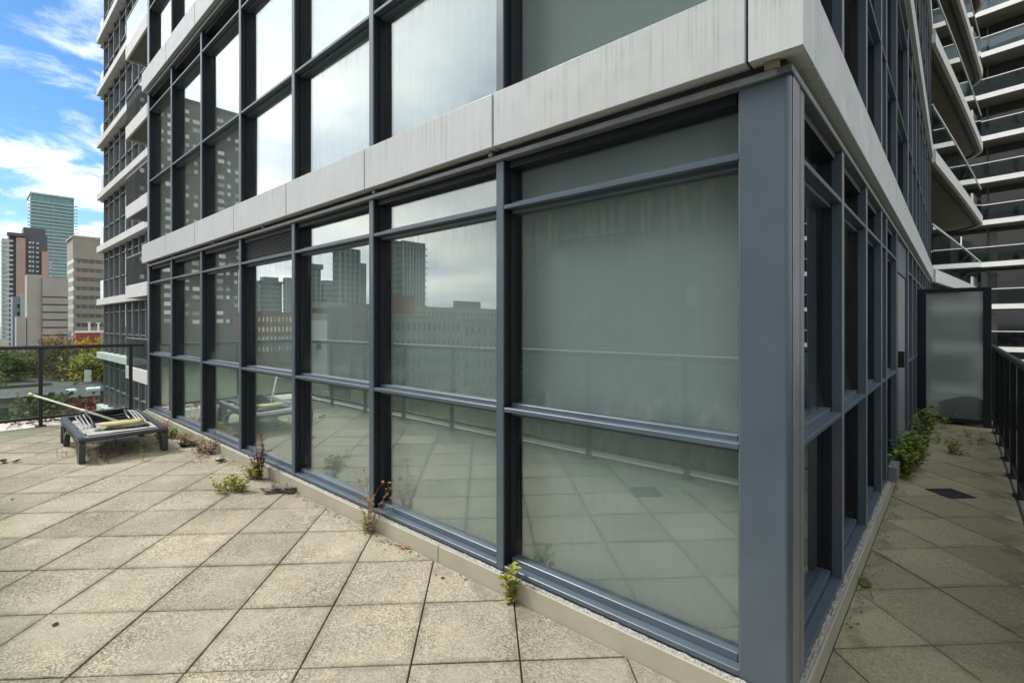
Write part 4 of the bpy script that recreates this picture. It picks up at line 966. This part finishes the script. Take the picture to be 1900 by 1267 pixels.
tree(140, 88, 652, 'olive tree behind the house with skylights', 'olive', 5600, 0.45, 24)
tree(78, 92, 655, 'olive tree behind the railing post', 'olive', 5200, 0.45, 25)
tree(20, 84, 662, 'green tree at the left edge behind the railing', 'green', 5600, 0.45, 26)
tree(-15, 60, 690, 'dark green tree at the lower left below the railing', 'green', 4600, 0.45, 27)
tree(45, 100, 648, 'thin olive tree between the green one and the post', 'olive', 4200, 0.45, 28)
tree(120, 52, 745, 'small rust-red tree in front of the house', 'rust', 2600, 0.5, 29, tr=0.12, levels=3)
tree(35, 46, 735, 'low dark shrub tree by the shed', 'green', 2600, 0.5, 30, tr=0.12, levels=3)
tree(166, 135, 628, 'olive treetop low between the yellow trees', 'olive', 3000, 0.45, 33)
# a red creeper on the ledge outside the far railing
def creeper():
    rnd = random.Random(4); mb = MB(); vb = MB()
    r = thing('creeper', (-9.95, -0.9, -0.012), 'red-leaved creeper lying on the ledge outside the far railing', 'plant')
    for k in range(6):
        y = -1.9+0.33*k; pts = [(-9.7-0.12*j+rnd.gauss(0, .03), y+0.05*j*rnd.choice((-1, 1)), 0.0+0.02*sin(j)) for j in range(6)]; vb.tube(pts, 0.006, 4)
    for _ in range(420):
        q = Vector((rnd.uniform(-10.35, -9.68), min(-0.05, max(-2.0, rnd.gauss(-0.85, 0.4))), rnd.uniform(0.0, 0.06))); s = rnd.uniform(0.012, 0.032)
        n = Vector((rnd.gauss(0, .5), rnd.gauss(0, .5), 1)).normalized(); a = n.orthogonal().normalized(); a = (Matrix.Rotation(rnd.uniform(0, 6.3), 3, n) @ a)*s; b = n.cross(a)*0.8
        mb.add([q-a, q-b+n*s*.2, q+a, q+b+n*s*.2], [(0, 1, 2, 3)])
    vb.build('stems', M_BARK, r); mb.build('leaves', LM['rust'], r)
creeper()

# ================================================================== SUN LOUNGER AND BROOM
def lounger():
    M_RES = mat('resin_dark', (0.045, 0.050, 0.058), 0.38, var=0.15, scale=6, spec=0.5)
    M_PALE = mat('resin_pale', (0.33, 0.335, 0.335), 0.5, var=0.15, scale=5); M_BEDM = mat('sling_pale', (0.40, 0.395, 0.37), 0.8, var=0.15, scale=9, bump=0.2, bscale=25)
    M_SL = mat('sling_dark', (0.022, 0.023, 0.027), 0.7, var=0.2, scale=8)
    X0, X1, YA, YB = -6.54, -8.02, -1.165, -0.36
    r = thing('sun_lounger', (-7.3, -0.77, 0), 'dark resin sun lounger with arched legs in front of the left windows', 'sun lounger')
    box('foot_beam', (X0-0.05, X0, YA, YB, 0.226, 0.272), M_RES, r, 0.012)
    box('head_beam', (X1, X1+0.07, YA, YB, 0.268, 0.325), M_RES, r, 0.012)
    for y0, y1 in ((YA, YA+0.055), (YB-0.055, YB)):
        mb = MB(); n = 16       # side rail with a slight camber
        for i in range(n):
            xa = X1+0.07+(X0-X1-0.14)*i/n; xb = X1+0.07+(X0-X1-0.14)*(i+1)/n; f = lambda x: -0.066+0.055*(X0-x)/(X0-X1)
            mb.add([(xa, y0, 0.275+f(xa)), (xb, y0, 0.275+f(xb)), (xb, y1, 0.275+f(xb)), (xa, y1, 0.275+f(xa)), (xa, y0, 0.338+f(xa)), (xb, y0, 0.338+f(xb)), (xb, y1, 0.338+f(xb)), (xa, y1, 0.338+f(xa))],
                   [(0, 3, 2, 1), (4, 5, 6, 7), (0, 1, 5, 4), (2, 3, 7, 6), (1, 2, 6, 5), (3, 0, 4, 7)])
        mb.build('side_rail', M_RES, r)
        for xc, a in ((-7.19, 0.57), (-7.86, 0.16)):   # arched leg pairs
            mb = MB(); n = 22; vs = []
            for i in range(n+1):
                th = pi*i/n; ex, ez = cos(th), sin(th)**0.75
                th_w = 0.04+0.03*abs(cos(th))
                hz_ = 0.236+0.037*(X0-xc)/(X0-X1); ox, oz = xc+a*ex, hz_*ez; ix, iz = xc+(a-th_w)*ex, max(0.0, (hz_-0.036)*ez)
                vs += [(ox, y0, oz), (ox, y1, oz), (ix, y1, iz), (ix, y0, iz)]
            fs = []
            for i in range(n):
                for j in range(4): fs.append((4*i+j, 4*i+(j+1) % 4, 4*i+4+(j+1) % 4, 4*i+4+j))
            fs += [(3, 2, 1, 0), (4*n, 4*n+1, 4*n+2, 4*n+3)]
            mb.add(vs, fs).build('leg', M_RES, r)
        mb = MB(); yc = (y0+y1)/2       # tapered foot leg under the end beam
        mb.add([(X0-0.07, y0, 0.0), (X0-0.02, y0, 0.0), (X0-0.02, y1, 0.0), (X0-0.07, y1, 0.0), (X0-0.10, y0, 0.221), (X0-0.001, y0, 0.221), (X0-0.001, y1, 0.221), (X0-0.10, y1, 0.221)],
               [(0, 3, 2, 1), (4, 5, 6, 7), (0, 1, 5, 4), (1, 2, 6, 5), (2, 3, 7, 6), (3, 0, 4, 7)]).build('leg', M_RES, r)
        # pale folded armrest frame
        sgn = 1 if y0 < -0.8 else -1; ya = (y1+0.05) if sgn > 0 else (y0-0.05)
        for q in range(3):
            yy = ya+sgn*0.035*q
            mb = MB().tube([(-7.02-0.05*q, yy, 0.262), (-7.15, yy, 0.30), (-7.4, yy, 0.33), (-7.65, yy, 0.345+0.012*q), (-7.82, yy+sgn*0.02, 0.34)], 0.009, 6); mb.build('arm_bar', M_PALE, r, smooth=True)
        MB().tube([(-7.15, ya+sgn*0.11, 0.275), (-7.5, ya+sgn*0.12, 0.33), (-7.85, ya+sgn*0.09, 0.40)], 0.014, 6).build('hinge_arm', M_RES, r, smooth=True)
        box('bracket', (-6.98, -6.80, ya-0.03, ya+0.03, 0.245, 0.285), M_PALE, r, 0.008)
    # sagging pale sling
    def sheet(x0, x1, z, sag, mname, m, thick=0.012, nx=14, ny=10, rip=0.004, ya=YA+0.085, yb=YB-0.085):
        vs = []; fs = []
        for side in (0, 1):
            for i in range(nx+1):
                for j in range(ny+1):
                    a = i/nx; b = j/ny; x = x0+(x1-x0)*a; y = ya+(yb-ya)*b
                    vs.append((x, y, z-sag*4*b*(1-b)*(0.4+0.6*sin(pi*a))+rip*noise.noise(Vector((x*7, y*5, z*9)))*2-(thick if side else 0)))
        K = (nx+1)*(ny+1)
        for i in range(nx):
            for j in range(ny):
                a = i*(ny+1)+j; fs.append((a, a+1, a+ny+2, a+ny+1)); fs.append((K+a, K+a+ny+1, K+a+ny+2, K+a+1))
        return MB().add(vs, fs).build(mname, m, r, smooth=True)
    sheet(-6.64, -7.62, 0.282, 0.008, 'sling', M_BEDM)
    for k in range(6): sheet(-7.50-0.05*k, -7.98+0.01*k, 0.300+0.018*k, 0.010, 'folded_sling', M_SL, 0.016, rip=0.008, ya=YA+0.16, yb=YB-0.16)
    for k in range(4): box('cross_slat', (-6.80-0.36*k, -6.76-0.36*k, YA+0.076, YB-0.076, 0.225, 0.245), M_PALE, r, 0.004)
    box('foot_slat', (-6.66, -6.605, YA+0.076, YB-0.076, 0.248, 0.268), M_PALE, r, 0.005)
lounger()
def broom():
    A = Vector((-6.93, -0.73, 0.335)); B = Vector((-8.30, -1.40, 0.60)); d = (B-A).normalized()
    r = thing('push_broom', (A.x, A.y, 0.28), 'push broom with a long white handle lying across the lounger', 'broom')
    MB().tube([A, B], 0.0125, 10).build('handle', mat('handle_white', (0.55, 0.53, 0.47), 0.4, var=0.1, scale=5), r, smooth=True)
    c = A+d*0.62; MB().tube([c-d*0.06, c+d*0.06], 0.018, 10).build('joint_collar', mat('collar_grey', (0.42, 0.42, 0.40), 0.4), r, smooth=True)
    MB().tube([B-d*0.02, B+d*0.05], 0.021, 10).build('end_cap', mat('cap_yellow', (0.55, 0.46, 0.16), 0.5), r, smooth=True)
    ax = Vector((0.22, 0.96, 0.02)).normalized(); up = Vector((0, 0, 1)); fw = ax.cross(up).normalized()
    h = A-d*0.01
    mb = MB(); n = 12; vs = []
    for i in range(n+1):
        s = -0.2+0.4*i/n; w = 0.055*sqrt(max(0.05, 1-(s/0.215)**2)); q = h+ax*s
        for a, b in ((-w, -0.014), (w, -0.030), (w, -0.004), (0, 0.026), (-w, 0.016)): vs.append(q+fw*a+up*b)
    fs = [(4, 3, 2, 1, 0), tuple(5*n+j for j in range(5))]
    for i in range(n):
        for j in range(5): fs.append((5*i+j, 5*i+(j+1) % 5, 5*i+5+(j+1) % 5, 5*i+5+j))
    mb.add(vs, fs).build('brush_head', mat('brush_yellow', (0.56, 0.50, 0.15), 0.55, var=0.15, scale=12), r, smooth=True)
    rnd = random.Random(2); mb = MB(); mw = MB()
    for k in range(1500):
        s = rnd.uniform(-0.195, 0.195); q = h+ax*s+fw*rnd.uniform(-0.02, 0.034)-up*0.012
        e = q+fw*rnd.uniform(0.05, 0.12)+ax*(s*0.3+rnd.gauss(0, 0.006))-up*rnd.uniform(0.015, 0.045)
        e.z = max(e.z, 0.284); (mw if s < -0.13 else mb).tube([q, e], 0.0022, 3, cap=False)
    stuff(mb.build('bristles', mat('bristle_black', (0.015, 0.015, 0.016), 0.6), r)); stuff(mw.build('pale_bristles', mat('bristle_pale', (0.5, 0.48, 0.42), 0.6), r))
broom()

# ================================================================== WEEDS, LEAVES, DRAINS
def leafquad(mb, q, n, dirv, s, w=0.45, fold=0.15):
    a = dirv.normalized()*s; b = n.cross(dirv).normalized()*s*w; nn = n.normalized()*s*fold
    mb.add([q, q+a*0.45+b+nn, q+a, q+a*0.45-b+nn, q+a*0.5], [(0, 4, 1), (1, 4, 2), (2, 4, 3), (3, 4, 0)])
def weed(pos, label, n=6, h=0.2, lean=0.5, leaf='weed', lsize=0.03, lper=9, seed=1, stem_m=None, cat='weed', rad=0.002, name='weed', spread=0.03, droop=0.0, ydir=None):
    rnd = random.Random(seed); p = Vector(pos)
    r = thing(name, p, label, cat); sb = MB(); lb = MB()
    for k in range(n):
        b = p+Vector((rnd.gauss(0, spread), -abs(rnd.gauss(0, spread)) if ydir is None else rnd.gauss(0, spread), 0)); b.z = p.z-0.003
        a = rnd.uniform(0, 2*pi); d = Vector((cos(a)*lean*rnd.random(), sin(a)*lean*rnd.random(), 1)).normalized(); L = h*rnd.uniform(0.55, 1.05); m = 7; pts = [b.copy()]; q = b.copy()
        if ydir is not None: d = (d+Vector(ydir)*rnd.uniform(0.1, 0.8)).normalized()
        for i in range(m):
            d = (d+Vector((rnd.gauss(0, .12), rnd.gauss(0, .12), 0.03-droop))).normalized(); q = q+d*(L/m); q.z = max(q.z, p.z+0.004); pts.append(q.copy())
        sb.tube(pts, [rad*(1-0.6*i/m) for i in range(m+1)], 4, cap=False)
        for j in range(lper):
            i = rnd.randint(1, m); q = pts[i]+Vector((rnd.gauss(0, .003), rnd.gauss(0, .003), 0)); a = rnd.uniform(0, 2*pi)
            dv = Vector((cos(a), sin(a), rnd.uniform(-0.2, 0.7))); nn = Vector((rnd.gauss(0, .3), rnd.gauss(0, .3), 1)); leafquad(lb, q, nn, dv, lsize*rnd.uniform(0.5, 1.15))
    sb.build('stems', stem_m or LM['weedy'], r); lb.build('leaves', LM[leaf], r)
    return r
M_STEMD = mat('stem_dead', (0.085, 0.042, 0.035), 0.9, var=0.3, scale=30); M_STEMT = mat('stem_tan', (0.25, 0.16, 0.10), 0.9)
weed((-1.365, -0.012, 0.0), 'bright green seedling standing alone at the curb by the seventh mullion', 4, 0.20, 0.22, 'weedy', 0.05, 16, 5, None, 'weed', 0.0025, spread=0.008)
weed((-2.72, -0.015, 0.0), 'dry feathery weed with tan flower heads against the big window', 14, 0.44, 0.42, 'tan', 0.018, 34, 6, M_STEMT, 'weed', 0.0018, spread=0.02)
weed((-2.76, -0.03, 0.0), 'small green creeper at the foot of the dry feathery weed', 5, 0.11, 0.8, 'weed', 0.022, 8, 7, M_STEMD, 'weed', 0.0016, spread=0.03)
weed((-4.62, -0.05, 0.0), 'tall dead dark red stalks leaning at the curb', 13, 0.42, 0.34, 'dry', 0.026, 40, 8, M_STEMD, 'weed', 0.005, spread=0.02)
weed((-4.66, -0.06, 0.0), 'yellow-green tuft at the foot of the tall dead stalks', 22, 0.17, 0.9, 'weedy', 0.035, 10, 9, M_STEMT, 'weed', 0.002, spread=0.05)
weed((-4.43, -0.31, 0.0), 'low yellow-green weed in a paver joint before the dead stalks', 22, 0.14, 0.9, 'weedy', 0.036, 14, 10, None, 'weed', 0.002, spread=0.06)
weed((-6.05, -0.05, 0.0), 'reddish brown dead clump at the curb right of the lounger', 26, 0.20, 1.0, 'dry', 0.032, 12, 11, M_STEMD, 'weed', 0.002, spread=0.08)
weed((-6.02, -0.03, 0.0), 'thin dead stalks rising from the brown clump', 3, 0.42, 0.2, 'dry', 0.016, 8, 12, M_STEMD, 'weed', 0.003, spread=0.03)
weed((-6.85, -0.06, 0.0), 'dry orange-brown tuft at the curb behind the lounger leg', 24, 0.16, 1.0, 'tan', 0.03, 10, 13, M_STEMT, 'weed', 0.002, spread=0.08)
weed((-7.35, -0.06, 0.0), 'mossy green clump at the curb behind the lounger', 34, 0.13, 1.0, 'weed', 0.035, 14, 14, None, 'weed', 0.002, spread=0.12)
weed((-7.9, -0.05, 0.0), 'rust-red dry clump at the curb behind the lounger head', 24, 0.17, 1.0, 'rust', 0.03, 12, 15, M_STEMD, 'weed', 0.002, spread=0.10)
weed((-7.98, -0.03, 0.0), 'thin pale stalk against the second mullion', 2, 0.40, 0.15, 'dry', 0.02, 5, 16, M_STEMD, 'weed', 0.003, spread=0.01)
weed((-6.42, -0.92, 0.0), 'small dry weed under the foot beam of the lounger', 8, 0.09, 1.0, 'dry', 0.02, 7, 17, M_STEMD, 'weed', 0.0015, spread=0.06)
weed((-6.22, -0.66, 0.0), 'spindly weed in a joint before the lounger', 4, 0.20, 0.4, 'weedy', 0.016, 8, 18, M_STEMT, 'weed', 0.0014, spread=0.02)
weed((-7.0, -0.80, 0.0), 'mat of dry brown weeds on the pavers under the lounger', 40, 0.10, 1.2, 'dry', 0.022, 7, 19, M_STEMD, 'weed', 0.0016, spread=0.20, ydir=(0, 0, 0))
weed((-5.75, -0.22, 0.0), 'wispy pale weed in a joint near the brown clump', 6, 0.09, 0.9, 'tan', 0.014, 6, 20, M_STEMT, 'weed', 0.0013, spread=0.06)
weed((-4.35, 0.012, 0.104), 'thin weed growing from the sill right of the dead stalks', 3, 0.16, 0.3, 'weedy', 0.018, 6, 21, M_STEMD, 'weed', 0.0016, spread=0.012)
for i, (x, y, h) in enumerate(((0.03, 4.15, 0.30), (0.035, 4.5, 0.36), (0.04, 4.95, 0.34), (0.05, 5.5, 0.30), (0.04, 6.2, 0.34), (0.05, 6.9, 0.36))):
    weed((x, y, 0.0), ['leafy green weed nearest along the east curb', 'second leafy weed along the east curb', 'third leafy weed along the east curb', 'fourth leafy weed along the east curb', 'fifth leafy weed along the east curb', 'farthest leafy weed along the east curb'][i],
         22, h, 0.55, 'weed', 0.045, 26, 40+i, None, 'weed', 0.0025, spread=0.05, ydir=(0.35, 0, 0), name='leafy_weed')
weed((0.43, 5.68, 0.0), 'leafy weed in the middle of the walkway before the screen', 12, 0.17, 0.6, 'weedy', 0.04, 12, 50, None, 'weed', 0.002, spread=0.05, ydir=(0, 0, 0), name='leafy_weed')
weed((0.30, 7.45, 0.0), 'tall sprig standing against the frosted screen', 5, 0.36, 0.3, 'weed', 0.045, 11, 51, None, 'weed', 0.0025, spread=0.04, ydir=(0, 0, 0), name='leafy_weed')
weed((0.10, 7.3, 0.0), 'dark weed at the left foot of the frosted screen', 10, 0.22, 0.7, 'weed', 0.04, 11, 52, None, 'weed', 0.002, spread=0.09, ydir=(0, 0, 0), name='leafy_weed')
weed((0.62, 6.5, 0.0), 'sparse weed right of the walkway near the railing', 6, 0.15, 0.5, 'weedy', 0.03, 9, 53, None, 'weed', 0.002, spread=0.04, ydir=(0, 0, 0), name='leafy_weed')
weed((0.55, 7.0, 0.0), 'thin sprout between paver joints before the screen', 4, 0.16, 0.4, 'weed', 0.03, 8, 54, None, 'weed', 0.002, spread=0.03, ydir=(0, 0, 0), name='leafy_weed')
weed((0.22, 6.3, 0.0), 'low weed creeping along a joint left on the walkway', 14, 0.12, 1.0, 'weed', 0.03, 9, 55, None, 'weed', 0.002, spread=0.10, ydir=(0, 0, 0), name='leafy_weed')
weed((0.02, 1.50, 0.0), 'tiny green sprout at the east curb above the fallen leaf', 3, 0.05, 0.8, 'weed', 0.02, 6, 56, None, 'weed', 0.0015, spread=0.01, ydir=(0, 0, 0), name='leafy_weed')
# fallen leaves
def fallen(pos, label, s, m, seed, curl=0.3, n=1):
    rnd = random.Random(seed); mb = MB()
    for k in range(n):
        a = rnd.uniform(0, 6.28); c = Vector(pos)+Vector((rnd.gauss(0, s*0.5), rnd.gauss(0, s*0.5), 0)) if n > 1 else Vector(pos)
        L = s*rnd.uniform(0.8, 1.2); ux = Vector((cos(a), sin(a), 0)); uy = Vector((-sin(a), cos(a), 0)); N_ = 6; vs = []
        for i in range(N_+1):
            t = i/N_; w = 0.33*L*sin(pi*min(1, t*0.93+0.05))*(1+0.25*sin(9*t+seed)); z = 0.003+L*curl*(t-0.4)**2
            q = c+ux*(t*L); vs += [q-uy*w+Vector((0, 0, z+abs(w)*curl)), q+Vector((0, 0, z)), q+uy*w+Vector((0, 0, z+abs(w)*curl*0.8))]
        fs = []
        for i in range(N_):
            for j in (0, 1): fs.append((3*i+j, 3*i+3+j, 3*i+4+j, 3*i+1+j))
        mb.add(vs, fs)
    tag(mb.build('fallen_leaf', m, loc=pos), label, 'leaf')
fallen((0.035, 1.42, 0.0), 'dark green fallen leaf on the walkway beside the curb', 0.085, LM['green'], 3)
fallen((-4.09, -0.07, 0.0), 'heap of grey curled dead leaves at the curb', 0.10, mat('leaf_grey', (0.22, 0.20, 0.17), 0.9, var=0.6, scale=25), 5, 0.9, 16)
fallen((-5.55, -0.06, 0.0), 'single dark curled leaf at the curb left of the dead stalks', 0.11, LM['dark'], 6, 0.6)
fallen((-7.2, -1.70, 0.0), 'curled brown leaf on the pavers at the left edge', 0.10, LM['dark'], 7, 0.7, 2)
fallen((-6.6, -0.16, 0.0), 'long strip of dark debris by the lounger leg', 0.11, LM['dark'], 8, 0.7, 9)
for i, (u, v, s, lab) in enumerate(((107, 1155, 0.035, 'tiny dark scrap on the near left pavers'), (817, 1073, 0.025, 'tiny dark scrap on a paver below the curb joint'), (935, 1100, 0.018, 'small dark scrap beside the green seedling'), (25, 925, 0.03, 'tiny scrap on the pavers far left'))):
    fallen(ground(u, v), lab, s, LM['dark'], 20+i)
fallen((-2.35, -0.03, 0.0), 'crumbs of yellowed leaf along the curb under the big window', 0.035, LM['tan'], 31, 0.3, 6)
# fine litter swept against the curb
def litter():
    rnd = random.Random(77); mb = MB()
    for k in range(900):
        if rnd.random() < 0.72: q = Vector((rnd.choice((-6.3, -7.2, -4.5, -5.2, -7.8, -3.9, -2.6))+rnd.gauss(0, 0.45), -0.012-abs(rnd.gauss(0, 0.05)), 0.001))
        else: q = Vector((0.012+abs(rnd.gauss(0, 0.035)), rnd.uniform(0.8, 7.6), 0.001))
        sz = rnd.uniform(0.003, 0.011); a = rnd.uniform(0, 6.28); u_ = Vector((cos(a), sin(a), rnd.uniform(-.2, .3)))*sz; w_ = Vector((-sin(a), cos(a), rnd.uniform(-.2, .3)))*sz*rnd.uniform(.3, .8); up_ = Vector((0, 0, sz*0.5))
        mb.add([q-u_, q-w_+up_, q+u_, q+w_+up_*0.6], [(0, 1, 2, 3)])
    stuff(tag(mb.build('leaf_litter', LM['dry'], loc=(-4, -0.05, 0)), 'fine brown leaf litter swept along the foot of the curb', 'litter'))
litter()
# floor drains
def drain(x, y, label, s=0.115):
    r = thing('floor_drain', (x, y, 0.0), label, 'drain', rz=pi/4)
    def bx(nm, a, b, c, d, z0, z1, m): 
        o = box(nm, (a, b, c, d, z0, z1), m); o.parent = r; o.location = ((a+b)/2, (c+d)/2, (z0+z1)/2)
    bx('tray', -s, s, -s, s, -0.012, 0.0015, M_DARKIN)
    for k in range(7): bx('bar', -s+0.006, s-0.006, -s+0.012+k*(2*s-0.03)/6.2, -s+0.018+k*(2*s-0.03)/6.2, 0.0017, 0.004, M_RAIL)
    for q in (-1, 1):
        bx('rim', -s-0.008, s+0.008, q*s-0.005, q*s+0.005, -0.01, 0.0042, M_RAIL); bx('rim', q*s-0.005, q*s+0.005, -s+0.006, s-0.006, -0.01, 0.0044, M_RAIL)
drain(0.385, 3.85, 'dark square floor drain set among the walkway pavers')
drain(-1.63, -1.79, 'dark square floor drain on the terrace, mirrored in the seventh bay')
# plant on the balcony
def balcony_plant():
    p = V(1749, 14.2); z = BANDZ+FH*2+0.26
    weed((p.x-0.1, p.y, z+0.55), 'bushy potted plant on a balcony of the far stack', 16, 0.75, 0.7, 'weed', 0.14, 14, 70, None, 'plant', 0.008, name='potted_plant', spread=0.05, ydir=(0, 0, 0))
    o = bpy.data.objects['potted_plant']
    MB().tube([(p.x-0.1, p.y, z), (p.x-0.1, p.y, z+0.3), (p.x-0.1, p.y, z+0.56)], [0.13, 0.17, 0.19], 14).build('pot', mat('pot_dark', (0.06, 0.05, 0.045), 0.7), o)
balcony_plant()
for o in bpy.data.objects:
    if '_w' in o: del o['_w']
